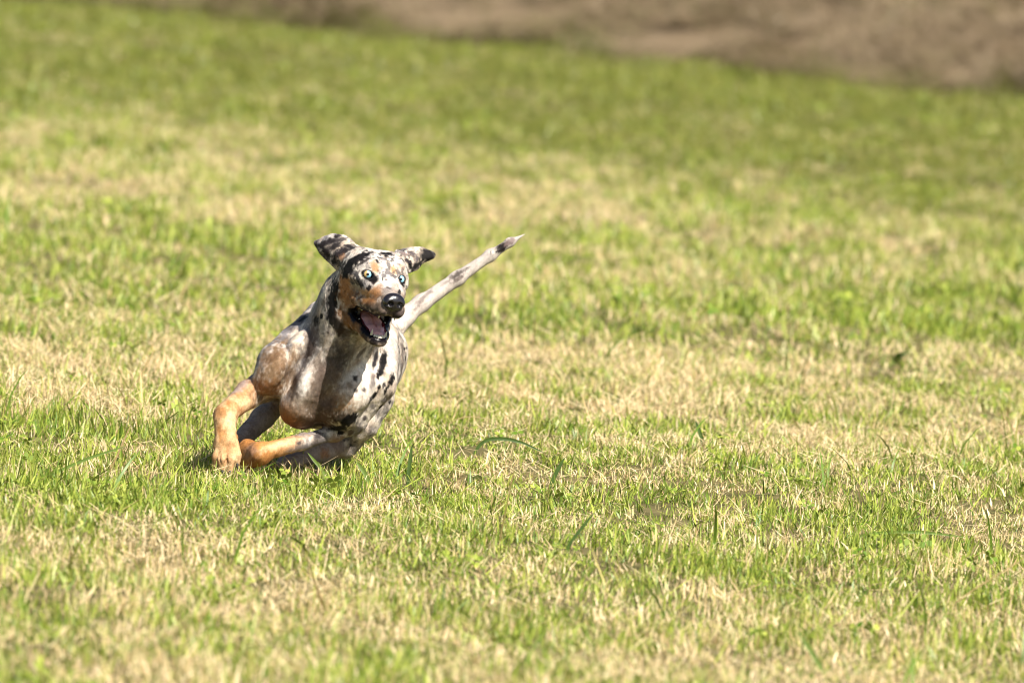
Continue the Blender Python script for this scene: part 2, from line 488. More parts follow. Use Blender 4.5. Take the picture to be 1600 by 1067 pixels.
class Field:
    """Signed distance field on a grid; shapes are blended into it and its zero surface is meshed."""
    def __init__(self, lo, hi, h):
        self.lo = np.array(lo, float); self.h = h
        self.n = np.ceil((np.array(hi) - self.lo) / h).astype(int) + 1
        self.D = np.full(self.n, 40.0, dtype=np.float32)
        self.ax = [(self.lo[i] + h * np.arange(self.n[i])).astype(np.float32) for i in range(3)]
    def box(self, lo, hi):
        a = np.maximum(np.floor((np.array(lo) - self.lo) / self.h).astype(int), 0)
        b = np.minimum(np.ceil((np.array(hi) - self.lo) / self.h).astype(int) + 1, self.n)
        if (b <= a).any(): return None
        return tuple(slice(a[i], b[i]) for i in range(3))
    def coords(self, s):
        return (self.ax[0][s[0]][:, None, None], self.ax[1][s[1]][None, :, None], self.ax[2][s[2]][None, None, :])
    def merge(self, s, d, k, op):
        D = self.D[s]
        if op == 'add':
            if k <= 0: np.minimum(D, d, out=D); return
            h = np.maximum(k - np.abs(D - d), 0) / k
            self.D[s] = np.minimum(D, d) - h * h * k * .25
        else:
            d = -d
            if k <= 0: np.maximum(D, d, out=D); return
            h = np.maximum(k - np.abs(D - d), 0) / k
            self.D[s] = np.maximum(D, d) + h * h * k * .25
    def cone(self, a, b, ra, rb, k=10, op='add', flat=None):
        a = np.asarray(a, float); b = np.asarray(b, float)
        R = max(ra, rb) * (max(1, flat[1]) if flat else 1) + k + 4
        s = self.box(np.minimum(a, b) - R, np.maximum(a, b) + R)
        if s is None: return
        X, Y, Z = self.coords(s)
        x, y, z = X - a[0], Y - a[1], Z - a[2]
        ba = b - a; L2 = float(ba @ ba) + 1e-9
        t = np.clip((x * ba[0] + y * ba[1] + z * ba[2]) / L2, 0, 1)
        x = x - t * ba[0]; y = y - t * ba[1]; z = z - t * ba[2]
        q = x * x + y * y + z * z
        sc = 1.0
        if flat:                               # (axis, factor): stretch the section along an axis
            n = np.asarray(flat[0], float); n = n / np.linalg.norm(n); f = flat[1]
            c = x * n[0] + y * n[1] + z * n[2]
            q = q + c * c * (1 / (f * f) - 1)
            sc = 1.0
        d = (np.sqrt(q) - (ra + (rb - ra) * t)) * sc
        self.merge(s, d.astype(np.float32), k, op)
    def chain(self, pts, rs, k=10, op='add', flat=None):
        for i in range(len(pts) - 1):
            self.cone(pts[i], pts[i + 1], rs[i], rs[i + 1], k, op, flat)
    def ell(self, c, r, k=10, M=None, op='add'):
        c = np.asarray(c, float); r = np.asarray(r, float)
        M = np.eye(3) if M is None else np.asarray(M)      # columns: own axes
        ext = np.sqrt(((M * r[None, :]) ** 2).sum(1)) + k + 4
        s = self.box(c - ext, c + ext)
        if s is None: return
        X, Y, Z = self.coords(s)
        x, y, z = X - c[0], Y - c[1], Z - c[2]
        q0 = 0; q1 = 0
        for i in range(3):
            u = x * M[0, i] + y * M[1, i] + z * M[2, i]
            q0 = q0 + (u / r[i]) ** 2; q1 = q1 + (u / r[i] ** 2) ** 2
        k0 = np.sqrt(q0); d = k0 * (k0 - 1) / np.sqrt(q1 + 1e-12)
        d = np.where(k0 < .05, -r.min(), d)
        self.merge(s, d.astype(np.float32), k, op)
    def sheet(self, rows, r0, r1, k=0.0, steps=1.1):
        """A curved flap: grid of control points, stamped as overlapping little balls."""
        G = np.array(rows, float)
        def resample(A, n, axis):
            m = A.shape[axis]; t = np.linspace(0, m - 1, n); i = np.minimum(t.astype(int), m - 2); f = t - i
            g = lambda j: np.take(A, np.clip(j, 0, m - 1), axis)
            sh = [1] * A.ndim; sh[axis] = n; f = f.reshape(sh)
            p0, p1, p2, p3 = g(i - 1), g(i), g(i + 1), g(i + 2)
            return .5 * (2 * p1 + (p2 - p0) * f + (2 * p0 - 5 * p1 + 4 * p2 - p3) * f * f + (3 * p1 - p0 - 3 * p2 + p3) * f ** 3)
        nu = int(np.linalg.norm(np.diff(G, axis=0), axis=2).sum(0).max() / steps) + 2
        nv = int(np.linalg.norm(np.diff(G, axis=1), axis=2).sum(1).max() / steps) + 2
        S = resample(resample(G, nu, 0), nv, 1)
        for i in range(nu):
            r = r0 + (r1 - r0) * i / (nu - 1)
            for j in range(nv):
                c = S[i, j]
                s = self.box(c - r - 3, c + r + 3)
                if s is None: continue
                X, Y, Z = self.coords(s)
                d = np.sqrt((X - c[0]) ** 2 + (Y - c[1]) ** 2 + (Z - c[2]) ** 2) - r
                self.merge(s, d, k, 'add')
    def mesh(self):
        D = self.D
        S = D < 0
        A = S.view(np.uint8)
        def cs(B):
            B = B[:-1] + B[1:]; B = B[:, :-1] + B[:, 1:]
            return B[:, :, :-1] + B[:, :, 1:]
        C = cs(A)
        act = np.flatnonzero((C > 0) & (C < 8))
        shp = C.shape
        ci = np.stack(np.unravel_index(act, shp), 1)
        val = {}
        for a in (0, 1):
            for b in (0, 1):
                for c in (0, 1):
                    val[a, b, c] = D[ci[:, 0] + a, ci[:, 1] + b, ci[:, 2] + c].astype(np.float64)
        acc = np.zeros((len(ci), 3)); cnt = np.zeros(len(ci))
        K = list(val)
        for p in K:
            for ax in range(3):
                if p[ax]: continue
                q = list(p); q[ax] = 1; q = tuple(q)
                d0, d1 = val[p], val[q]
                m = (d0 < 0) != (d1 < 0)
                t = np.where(m, d0 / np.where(m, d0 - d1, 1), 0)
                pos = np.tile(np.array(p, float), (len(ci), 1)); pos[:, ax] += t
                acc[m] += pos[m]; cnt[m] += 1
        V = (ci + acc / cnt[:, None]) * self.h + self.lo
        vid = np.full(C.size, -1, dtype=np.int32); vid[act] = np.arange(len(act))
        vid = vid.reshape(shp)
        Fs = []
        for ax in range(3):
            o1, o2 = [(1, 2), (2, 0), (0, 1)][ax]
            sl0 = [slice(None)] * 3; sl1 = [slice(None)] * 3
            sl0[ax] = slice(0, -1); sl1[ax] = slice(1, None)
            s0 = S[tuple(sl0)]; s1 = S[tuple(sl1)]
            e = np.argwhere(s0 != s1)
            e = e[(e[:, o1] > 0) & (e[:, o2] > 0) & (e[:, o1] < shp[o1]) & (e[:, o2] < shp[o2])]
            fl = s0[e[:, 0], e[:, 1], e[:, 2]]
            def at(d1, d2):
                q = e.copy(); q[:, o1] += d1; q[:, o2] += d2
                return vid[q[:, 0], q[:, 1], q[:, 2]]
            Q = np.stack([at(-1, -1), at(0, -1), at(0, 0), at(-1, 0)], 1)
            Q[~fl] = Q[~fl][:, ::-1]
            Fs.append(Q)
        F = np.concatenate(Fs)
        F = F[(F >= 0).all(1)]
        return V, F

# head frame: origin midway between the eyes
def head_basis(yaw, pitch, roll):
    y, p, r = map(math.radians, (yaw, pitch, roll))
    zh = np.array([math.sin(y) * math.cos(p), -math.sin(p), math.cos(y) * math.cos(p)])
    x0 = np.cross([0, 1, 0], zh); x0 /= np.linalg.norm(x0)
    y0 = np.cross(zh, x0)
    xh = math.cos(r) * x0 - math.sin(r) * y0
    yh = math.cos(r) * y0 + math.sin(r) * x0
    return np.stack([xh, yh, zh], 1)
HB = head_basis(19, 12, 8)
HO = P3(600, 433, 95)
def H(x, y, z):
    return HO + HB @ np.array([x, y, z], float)
def head_local(V):
    return (V - HO) @ HB
def tilt(ax_deg):
    """Head-frame axes pitched by an angle about the head's x axis."""
    a = math.radians(ax_deg); c, s = math.cos(a), math.sin(a)
    return HB @ np.array([[1, 0, 0], [0, c, -s], [0, s, c]])

LEAN = math.radians(33)
BB = np.array([[math.cos(LEAN), math.sin(LEAN), 0], [-math.sin(LEAN), math.cos(LEAN), 0], [0, 0, 1]])  # columns: dog's left, up, forward (before yaw)
def yawed(B, deg):
    a = math.radians(deg); c, s = math.cos(a), math.sin(a)
    return B @ np.array([[c, 0, s], [0, 1, 0], [-s, 0, c]])
TB = yawed(BB, -14)

EYE = [(-27.5, 0.5, 3.3), (27.5, 0.5, 3.3)]
EYE_R = 7.0

def build_body():
    f = Field((318, -752, -500), (832, -352, 192), 1.7)
    # --- trunk
    f.ell(P3(516, 586, -72), (70, 90, 92), 10, TB)
    f.ell(P3(541, 568, -190), (70, 88, 120), 25, TB)
    f.ell(P3(572, 560, -300), (54, 66, 100), 25, TB)
    f.ell(P3(579, 556, -370), (46, 56, 62), 25, TB)
    # breastbone and the two pectoral masses
    f.ell(P3(470, 637, -22), (34, 34, 46), 9, TB)
    f.ell(P3(490, 600, 4), (27, 46, 34), 10, TB)
    f.ell(P3(545, 612, -6), (36, 46, 34), 11, TB)
    f.ell(P3(520, 640, -30), (44, 26, 44), 16, TB)
    f.cone(P3(463, 560, 24), P3(448, 618, 24), 5, 6, 8, 'sub')      # furrow between arm and breast
    f.cone(P3(512, 575, 40), P3(508, 625, 26), 5, 6, 10, 'sub')      # furrow of the breast
    # neck
    f.cone(P3(566, 458, 30), P3(520, 552, -50), 50, 62, 26)
    f.cone(P3(552, 470, 5), P3(540, 520, -120), 46, 60, 26)
    f.cone(P3(545, 500, 40), P3(512, 575, 0), 26, 30, 20)
    # --- right shoulder and foreleg (left in the picture)
    f.cone(P3(503, 497, -110), P3(432, 570, -15), 27, 32, 18)
    f.ell(P3(424, 580, 4), (22, 40, 32), 9, yawed(BB, 20))
    f.ell(P3(457, 553, -10), (17, 44, 28), 5, BB)
    f.cone(P3(428, 596, -10), P3(412, 606, -62), 25, 22, 10)
    f.chain([P3(410, 604, -62), P3(389, 616, -8), P3(361, 640, 52)], [25, 21.0, 16.8], 7)
    f.ell(P3(355, 648, 60), (17, 18, 16), 6)
    f.ell(P3(346, 652, 68), (7, 9, 7), 5)
    f.chain([P3(354, 650, 62), P3(355, 690, 74)], [15.5, 15.5], 7, flat=((1, 0, 0), 1.14))
    f.ell(P3(356, 697, 76), (21, 18, 14), 8)
    for (x0, y0, z0), (x1, y1, z1), (x2, y2, z2), r in (
            ((346, 694, 76), (342, 713, 84), (342, 726, 83), 9.2), ((353, 697, 82), (351, 718, 92), (350, 731, 91), 9.4),
            ((361, 697, 82), (362, 717, 92), (361, 732, 91), 9.4), ((368, 693, 76), (371, 711, 84), (371, 723, 82), 9.2)):
        f.chain([P3(x0, y0, z0), P3(x1, y1, z1), P3(x2, y2, z2)], [r - 1.0, r - .1, r - 2.6], 1.0)
    f.ell(P3(356, 712, 70), (16, 12, 10), 5)
    for (xa, ya), (xb, yb) in (((346.5, 708), (345.5, 730)), ((357, 710), (356.5, 738)), ((367, 707), (368, 728))):
        f.cone(P3(xa, ya, 96), P3(xb, yb, 103), 0.8, 2.6, 2.0, 'sub')     # clefts between the toes
    f.cone(P3(350, 655, 84), P3(351, 690, 96), 1.5, 2.5, 4, 'sub')        # tendons on the pastern
    f.cone(P3(362, 655, 84), P3(361, 690, 96), 1.5, 2.5, 4, 'sub')
    f.ell(P3(371, 682, 58), (4, 6, 5), 5)                       # dewclaw
    # --- left shoulder and foreleg
    f.cone(P3(592, 528, -120), P3(586, 595, -50), 30, 33, 22)
    f.cone(P3(584, 600, -45), P3(552, 656, -52), 30, 21, 16)
    f.chain([P3(553, 661, -52), P3(520, 677, -35), P3(472, 690, -10), P3(415, 705, 16)], [17, 12.5, 11.2, 14.5], 8)
    f.ell(P3(408, 708, 20), (17, 17, 17), 8)
    f.chain([P3(404, 709, 18), P3(388, 704, -8), P3(381, 712, -38)], [16.5, 16, 15], 7)
    f.chain([P3(398, 718, 14), P3(384, 722, -6)], [13, 12], 6)
    # --- left hind leg, swung forward under the body
    f.ell(P3(581, 564, -320), (33, 50, 62), 25, yawed(BB, 10))
    f.chain([P3(580, 572, -320), P3(578, 624, -195)], [38, 31], 22)
    f.chain([P3(579, 620, -195), P3(562, 664, -190), P3(541, 700, -205)], [32, 24, 15], 12)
    f.ell(P3(536, 706, -206), (13, 11, 14), 7)
    f.chain([P3(534, 702, -203), P3(492, 709, -160), P3(468, 715, -135)], [14, 15, 15], 8)
    f.cone(P3(518, 694, -200), P3(500, 706, -170), 15, 14, 9)
    for dy, dz in ((-6, -14), (-1, -4), (3, 6), (4, 16)):
        f.chain([P3(472, 715 + dy * .6, -135 + dz * .6), P3(446, 722 + dy, -112 + dz), P3(434, 729 + dy * .7, -106 + dz)], [9, 9.5, 6], 3.5)
    # --- right hind leg, seen between the foreleg and the chest
    f.ell(P3(532, 548, -330), (46, 54, 70), 25, BB)
    f.chain([P3(528, 548, -330), P3(470, 560, -230), P3(424, 588, -175)], [46, 40, 27], 22)
    f.chain([P3(424, 590, -175), P3(436, 622, -235)], [27, 18], 12)
    f.chain([P3(437, 622, -235), P3(405, 655, -205), P3(372, 690, -175)], [17, 17, 16], 8)
    for dx in (-14, -5, 5, 14):
        f.chain([P3(374 + dx * .5, 690, -175), P3(352 + dx, 718, -150), P3(346 + dx, 732, -142)], [9, 9.5, 6], 3.5)
    # --- tail
    f.chain([P3(600, 518, -400), P3(628, 493, -425), P3(655, 472, -440), P3(712, 432.5, -455), P3(765, 395.5, -465), P3(797, 374, -470), P3(820, 361.5, -473)],
            [24, 15.0, 13.0, 10.6, 8.2, 5.6, .8], 10)
    # --- head
    f.ell(H(0, -4, -48), (50, 36, 50), 14, tilt(0))
    f.ell(H(0, 1, -14), (41, 27, 26), 14, tilt(0))
    for s in (-1, 1):
        f.ell(H(s * 24, 8, -46), (24, 24, 40), 12, tilt(0))         # temple
        f.ell(H(s * 29, -26, -44), (20, 36, 32), 14, tilt(0))       # cheek muscle
        f.ell(H(s * 35, -10, -26), (12, 11, 28), 12, tilt(0))       # cheek bone
        f.ell(H(s * 20, 13, -10), (12, 8, 10), 9, tilt(0))           # brow
        f.ell(H(s * 17, -20, 14), (17, 21, 30), 12, tilt(0))        # side of the muzzle
        f.chain([H(s * 11, -41, 60), H(s * 15, -42, 44), H(s * 21, -42, 16), H(s * 29, -44, -14)], [11.5, 12, 11.5, 10], 8)   # flews
    f.cone(H(0, -10, 5), H(0, -25, 54), 21, 15, 12)                 # bridge of the nose
    f.ell(H(0, -31, 46), (20, 17, 22), 10, tilt(0))
    f.cone(H(0, -4, 8), H(0, 30, -18), 3.0, 4, 5, 'sub')            # furrow of the forehead
    # throat and lower jaw
    f.ell(H(0, -58, -58), (33, 30, 34), 18, tilt(0))
    for s in (-1, 1):
        f.chain([H(s * 29, -62, -46), H(s * 26, -74, -33), H(s * 21, -82, -12), H(s * 15, -89, 11), H(s * 8, -94.5, 30)], [14, 12, 9.5, 8.5, 8], 6)
    f.ell(H(0, -96.5, 35), (13.5, 8.5, 9), 5, tilt(0))
    f.ell(H(0, -92, -4), (16, 7, 32), 7, tilt(20))                  # floor of the mouth
    # mouth cavity
    f.cone(H(0, -64, -38), H(0, -71, 34), 15, 16.5, 4, 'sub')
    f.ell(H(0, -52, 22), (13, 8, 34), 5, tilt(0), 'sub')
    for s in (-1, 1):
        f.cone(H(s * 25, -64, -21), H(s * 24, -67, 14), 7.5, 10.5, 4, 'sub')
        f.chain([H(s * 29, -53, -10), H(s * 34, -59, -24), H(s * 32, -70, -26), H(s * 24, -77, -12)], [3, 3.6, 4, 3], 3)   # folded lip at the corner
    # ears: thin flaps flung out to the sides
    f.ell(P3(549, 402, 42), (17, 20, 16), 10)
    f.sheet([[P3(556, 387, 42), P3(548, 396, 58), P3(541, 409, 58), P3(532, 424, 40)],
             [P3(541, 373, 34), P3(536, 387, 46), P3(529, 400, 50), P3(520, 413, 38)],
             [P3(524, 367, 26), P3(518, 381, 36), P3(513, 393, 37), P3(507, 402, 28)],
             [P3(507, 372, 18), P3(504, 380, 24), P3(502, 386, 25), P3(499, 391, 20)],
             [P3(492, 378, 12), P3(492, 380, 14), P3(493, 382, 14), P3(494, 384, 12)]], 3.4, 2.0)
    f.ell(P3(634, 403, 26), (10, 15, 14), 9)
    f.sheet([[P3(620, 394, 28), P3(628, 400, 42), P3(634, 412, 42), P3(639, 424, 32)],
             [P3(640, 389, 18), P3(647, 396, 28), P3(650, 408, 30), P3(651, 419, 24)],
             [P3(656, 389, 12), P3(660, 395, 20), P3(660, 404, 22), P3(659, 411, 18)],
             [P3(669, 393, 8), P3(670, 397, 14), P3(670, 402, 15), P3(668, 405, 12)],
             [P3(678, 397, 5), P3(678, 399, 8), P3(677, 401, 8), P3(676, 402, 6)]], 3.4, 2.4)
    # eye openings
    for s, (ex, ey, ez) in zip((-1, 1), EYE):
        f.ell(H(ex, ey - .7, ez + 6), (6.4, 4.9, 16), 1.5, yawed(tilt(0), s * 14), 'sub')
        f.ell(H(ex, ey - 6.8, ez + 2), (9, 2.0, 5), 4, yawed(tilt(0), s * 20))
    return f.mesh()

BV, BF = build_body()
print("dog verts", len(BV), "faces", len(BF))

# vertex normals in the dog frame
def vnormals(V, F):
    n = np.cross(V[F[:, 2]] - V[F[:, 0]], V[F[:, 3]] - V[F[:, 1]])
    N = np.zeros_like(V)
    for k in range(4):
        np.add.at(N, F[:, k], n)
    return N / (np.linalg.norm(N, axis=1, keepdims=True) + 1e-12)
BN = vnormals(BV, BF)
# small unevenness of skin and muscle, calmer on the head
_calm = np.where(np.linalg.norm(head_local(BV) - [0, -30, -10], axis=1) < 90, .35, 1.0) * np.where((BV[:, 0] > 625) & (BV[:, 2] < -400), .3, 1.0)
BV = BV + BN * (((fbm(BV * [1, .6, .6], 22, 201) - .5) * 5.0 + (fbm(BV, 6, 202, 2) - .5) * 1.3) * _calm)[:, None]
BN = vnormals(BV, BF)

FLOWS = np.array([1.0, .45, .5])
# --- coat: cream and grey merle with tan points and torn black patches, set where they lie on the skin
def surf_point(px, py):
    d = (BV[:, 0] - px) ** 2 + (BV[:, 1] + py) ** 2
    m = d < 16
    if not m.any():
        return BV[np.argmin(d)]
    i = np.flatnonzero(m)
    return BV[i[np.argmax(BV[i, 2])]]

def patch(px, py, rx, ry, rot=0.0, depth=None, hard=.35, warp=.6, wscale=5.0, seed=0):
    """Coat patch: 1 inside an ellipsoid round the skin point at px,py, ragged at its edge."""
    c = surf_point(px, py)
    q = BV - c
    a = math.radians(rot); cs, sn = math.cos(a), math.sin(a)
    x = q[:, 0] * cs - q[:, 1] * sn; y = q[:, 0] * sn + q[:, 1] * cs     # rot: clockwise on the picture
    dz = depth if depth else max(rx, ry) * 1.4
    r = np.sqrt((x / rx) ** 2 + (y / ry) ** 2 + (q[:, 2] / dz) ** 2)
    near = r < 2.2
    out = np.zeros(len(BV))
    w = ((fbm(BV[near], wscale, 40 + seed) - .5) * 2 + (vnoise(BV[near] * FLOWS, 2.2, 61) - .5) * 1.1) * warp
    out[near] = 1 - sstep(1 - hard, 1 + hard, r[near] + w)
    return out

def coat():
    n = len(BV)
    HL = head_local(BV)
    inhead = (HL[:, 2] > -75) & (np.linalg.norm(HL - [0, -30, -20], axis=1) < 105)
    stretch = BV * np.array([1.0, .8, .6])
    n1 = fbm(stretch, 26, 1); n2 = fbm(BV, 7, 2); n3 = fbm(BV, 3.2, 3, 2); n4 = fbm(stretch, 60, 5)
    col = np.zeros((n, 3))
    white = np.array([.62, .56, .49]); grey = np.array([.24, .225, .225]); dark = np.array([.010, .009, .010])
    tan = np.array([.50, .285, .12]); tan_l = np.array([.68, .52, .34]); brown = np.array([.20, .115, .065])
    g = sstep(.40, .62, n1 * .6 + n2 * .4 + (n4 - .5) * .35)
    col[:] = white + (grey - white) * g[:, None] * .8
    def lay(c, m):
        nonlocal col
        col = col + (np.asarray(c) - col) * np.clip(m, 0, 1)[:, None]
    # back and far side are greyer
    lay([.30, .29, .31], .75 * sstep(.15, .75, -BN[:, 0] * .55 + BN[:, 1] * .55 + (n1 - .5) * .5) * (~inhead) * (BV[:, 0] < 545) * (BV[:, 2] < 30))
    # fine ticking
    lay(dark, .75 * sstep(.70, .76, n3) * sstep(.45, .6, n1))
    # scattered spots where no mark is set
    sp = sstep(.66, .70, fbm(BV, 17, 60))
    lay(dark, .9 * sp * (BV[:, 2] < -110) * ~((BV[:, 0] > 628) & (BV[:, 2] < -400)))
    nm = fbm(BV * [1, .7, .7], 12, 400)
    istail = (BV[:, 0] > 622) & (BV[:, 2] < -400)
    lay([.11, .095, .092], .45 * sstep(.55, .63, nm) * (~inhead) * (~istail))
    lay([.70, .65, .60], .7 * sstep(.46, .38, nm) * (~inhead) * (BV[:, 2] > -420))
    # ---- tan points
    def tp(*a, c=tan, s=1.0, **k): lay(c, s * patch(*a, **k))
    m_rfl = sstep(30, 12, np.abs(0 * n)) * 0
    leg_r = (BV[:, 0] < 400) & (BV[:, 2] > -70) & (BV[:, 1] < -590)
    lay(tan, leg_r * sstep(412, 386, BV[:, 0]) * (.75 + .25 * n1))
    lay(tan_l, leg_r * .6 * sstep(.50, .66, n1 * .5 + .5 * vnoise(BV, 14, 77)))
    lay(tan_l, .85 * patch(368, 652, 13, 17, 15, hard=.6))
    lay(tan_l, .85 * patch(392, 628, 16, 12, -25, hard=.6))
    lay(tan_l, .5 * patch(358, 712, 22, 22, 0, hard=.8))
    lay([.45, .40, .40], .7 * patch(375, 600, 22, 8, -40, hard=.6))
    leg_l = (BV[:, 2] > -46) & (BV[:, 1] < -680) & (BV[:, 0] > 370) & (BV[:, 0] < 510) & (BV[:, 2] < 48)
    lay(tan, leg_l * sstep(500, 425, BV[:, 0] + (n1 - .5) * 40))
    lay(tan_l, .8 * patch(440, 693, 34, 6, -17, hard=.6))
    lay([.40, .26, .20], .7 * patch(386, 706, 12, 16, 0, hard=.7))
    tp(427, 572, 27, 52, 16, c=[.27, .18, .105], s=.9, hard=.75, warp=.9, wscale=9)
    tp(420, 610, 22, 12, 0, c=[.30, .15, .06], s=.7, hard=.6)
    tp(448, 655, 34, 22, 15, c=[.33, .17, .075], s=.9, hard=.6, warp=.4)
    tp(432, 630, 10, 30, 0, c=[.40, .19, .06], s=.75, hard=.6)
    tp(530, 632, 44, 20, -15, c=[.38, .24, .14], s=.85, hard=.7)
    tp(500, 658, 40, 14, -8, c=[.10, .055, .03], s=.9, hard=.6)
    tp(545, 636, 22, 13, -15, c=[.42, .27, .15], s=.75, hard=.7)
    tp(528, 694, 16, 12, -40, c=[.30, .20, .14], s=.8, hard=.6)
    hind = (BV[:, 1] < -690) & (BV[:, 0] > 425) & (BV[:, 2] < -60)
    lay([.40, .33, .30], .9 * hind * sstep(548, 520, BV[:, 0]))
    tp(509, 712, 7, 8, 0, c=[.40, .23, .14], s=.8, hard=.6)
    rh = (BV[:, 2] < -120) & (BV[:, 0] < 450) & (BV[:, 1] < -600)
    lay([.36, .30, .27], .85 * rh)
    # ---- body patches
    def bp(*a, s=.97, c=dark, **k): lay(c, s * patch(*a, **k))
    bp(491, 500, 8, 6.5, -20, seed=3, hard=.25); bp(499, 494, 6, 4, -20, seed=4, hard=.25); bp(489, 506, 4, 5, 0, hard=.25)
    bp(470, 495, 9, 4.5, -40, hard=.25)
    bp(482, 545, 8, 30, 8, c=[.075, .055, .048], s=.92, hard=.6)
    bp(486, 520, 10, 14, 8, c=[.16, .135, .13], s=.8, hard=.7)
    bp(497, 574, 14, 13, 0, c=[.10, .07, .06], s=.85, hard=.7)
    bp(532, 568, 24, 14, -32, c=[.10, .085, .085], s=.8, hard=.6)
    bp(515, 592, 26, 16, -20, c=[.15, .12, .11], s=.8, hard=.7)
    bp(482, 585, 9, 26, 18, c=white, s=.75, hard=.8)
    bp(462, 520, 11, 24, 0, c=[.80, .74, .65], s=.9, hard=.6)
    bp(455, 598, 5, 15, 0, c=[.40, .33, .26], s=.6, hard=.7)
    bp(451, 618, 6, 9, 20, c=[.05, .04, .035], s=.6, hard=.6)
    bp(498, 638, 24, 12, -8, c=[.07, .05, .035], s=.85, hard=.7)
    bp(535, 655, 14, 10, -30, c=[.05, .04, .03], s=.8, hard=.6)
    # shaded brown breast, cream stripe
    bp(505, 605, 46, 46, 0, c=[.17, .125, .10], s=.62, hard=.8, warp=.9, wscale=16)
    bp(472, 632, 20, 22, 0, c=[.36, .29, .23], s=.6, hard=.8, warp=.6)
    bp(478, 588, 8, 28, 16, c=[.78, .74, .70], s=.9, hard=.7)
    bp(540, 560, 16, 26, -30, c=[.09, .075, .075], s=.7, hard=.7)
    # light chest with spots, black strokes of the left shoulder
    bp(568, 598, 24, 40, 12, c=[.78, .74, .69], s=.8, hard=.7)
    bp(618, 548, 20, 44, 0, c=[.62, .58, .54], s=.7, hard=.7)
    bp(557, 588, 5, 4.5, -40, hard=.4, c=[.07, .06, .06]); bp(569, 552, 3, 12, 42, c=[.14, .12, .115], s=.85, hard=.5)
    bp(561, 568, 8, 4, -40, c=[.30, .22, .17], s=.7, hard=.6)
    bp(572, 608, 5, 3.5, 0, c=[.17, .15, .14], hard=.5); bp(559, 609, 3, 3, 0, c=[.16, .14, .13], hard=.5); bp(543, 600, 6, 4, 40, c=[.24, .2, .17], s=.7, hard=.6)
    bp(601, 565, 5, 23, 12, hard=.25, warp=.45); bp(595, 580, 3.6, 10, 16, hard=.3); bp(590, 562, 3, 18, 14, c=[.05, .045, .05], hard=.35); bp(586, 598, 4, 16, 8, c=[.22, .19, .18], s=.8, hard=.6)
    bp(615, 592, 4.2, 12, 24, hard=.25); bp(595, 607, 3, 5, 20, hard=.35); bp(588, 618, 3.2, 11, 42, hard=.3); bp(603, 602, 2.5, 5, 20, c=[.08, .07, .07], hard=.4)
    bp(581, 630, 2.5, 6, 20, hard=.4); bp(598, 638, 3, 5, 20, hard=.4); bp(606, 611, 2.2, 6, 15, hard=.4)
    bp(572, 655, 3.5, 4, 0, c=[.14, .12, .12], hard=.6); bp(575, 640, 2.4, 2.4, 0, c=[.2, .17, .16], hard=.6)
    bp(548, 659, 15, 9, -33, hard=.22, warp=.4); bp(528, 672, 14, 7, -8, hard=.3, c=[.014, .012, .012]); bp(533, 679, 6, 4, 0, hard=.3)
    bp(470, 690, 4, 2.6, 0, c=[.12, .10, .10], hard=.5); bp(500, 680, 7, 4, -30, c=[.09, .075, .075], hard=.5); bp(485, 696, 26, 3.6, -16, c=[.22, .20, .20], s=.8, hard=.6)
    bp(548, 680, 4, 9, 10, c=[.11, .075, .06], s=.8, hard=.5)
    lay([.58, .53, .49], .7 * istail)
    # tail
    bp(784, 381, 14, 6.5, -34, hard=.35, c=[.03, .024, .024], s=1.0, depth=30); bp(800, 372, 9, 5, -34, c=[.24, .19, .185], s=.85, depth=30)
    bp(714, 422, 14, 4.5, -34, c=[.08, .065, .06], s=.85, hard=.45, warp=.8); bp(716, 433, 12, 3.4, -40, c=[.13, .10, .09], s=.75, hard=.5, warp=.8)
    bp(660, 459, 20, 3, -40, c=[.24, .20, .185], s=.75, hard=.6, warp=.9); bp(650, 475, 14, 3, -45, c=[.24, .2, .18], s=.7, warp=.9)
    bp(690, 437, 14, 2.5, -36, c=[.30, .26, .24], s=.6, warp=.9)
    # ---- head
    white_h = np.array([.72, .67, .62])
    lay(white_h, .55 * inhead * (np.linalg.norm(HL - [0, -20, -15], axis=1) < 82))
    h2 = fbm(BV, 9, 90); h3 = fbm(BV, 4.0, 91, 2)
    upper = inhead & (HL[:, 1] > -6) & (HL[:, 2] < 30)
    lay(dark, .9 * upper * sstep(.66, .72, h3) * sstep(.42, .55, h2))
    lay([.24, .22, .22], .55 * inhead * sstep(.56, .66, h2))
    tp(543, 470, 17, 32, 4, c=[.34, .20, .10], hard=.6, warp=.6, s=.85)
    lay([.36, .30, .26], .8 * inhead * sstep(2, 22, HL[:, 2]) * sstep(-12, -20, HL[:, 1]))
    lay([.10, .075, .06], .7 * inhead * sstep(18, 30, HL[:, 2]) * sstep(.5, .62, h2) * sstep(-14, -22, HL[:, 1]))
    tp(536, 448, 12, 20, 12, c=[.40, .215, .10], s=.9, hard=.5)
    tp(558, 508, 30, 12, 36, c=[.32, .19, .095], s=.95, hard=.5)
    tp(545, 500, 22, 16, 0, c=[.26, .135, .05], s=.6, hard=.6)
    tp(566, 459, 20, 7.5, 8, c=[.50, .30, .14], s=.8, hard=.6, warp=.8)
    tp(590, 452, 11, 9, -22, c=[.36, .20, .095], s=.85, hard=.5, warp=.45)
    tp(575, 470, 20, 7, 14, c=[.36, .195, .085], s=.9, hard=.6)
    tp(589, 415, 7, 9, -25, c=[.50, .31, .16], s=.8, hard=.6)
    tp(619, 420, 7, 7, 0, c=[.52, .32, .16], s=.85, hard=.6)
    tp(633, 417, 5, 8, 0, c=[.50, .30, .18], s=.5, hard=.6)
    tp(610, 452, 16, 7, 18, c=[.30, .26, .24], s=.8, hard=.6)
    tp(598, 478, 14, 8, 10, c=[.28, .235, .205], s=.85, hard=.6)
    tp(586, 480, 13, 7, 10, c=[.13, .095, .07], s=.8, hard=.6)
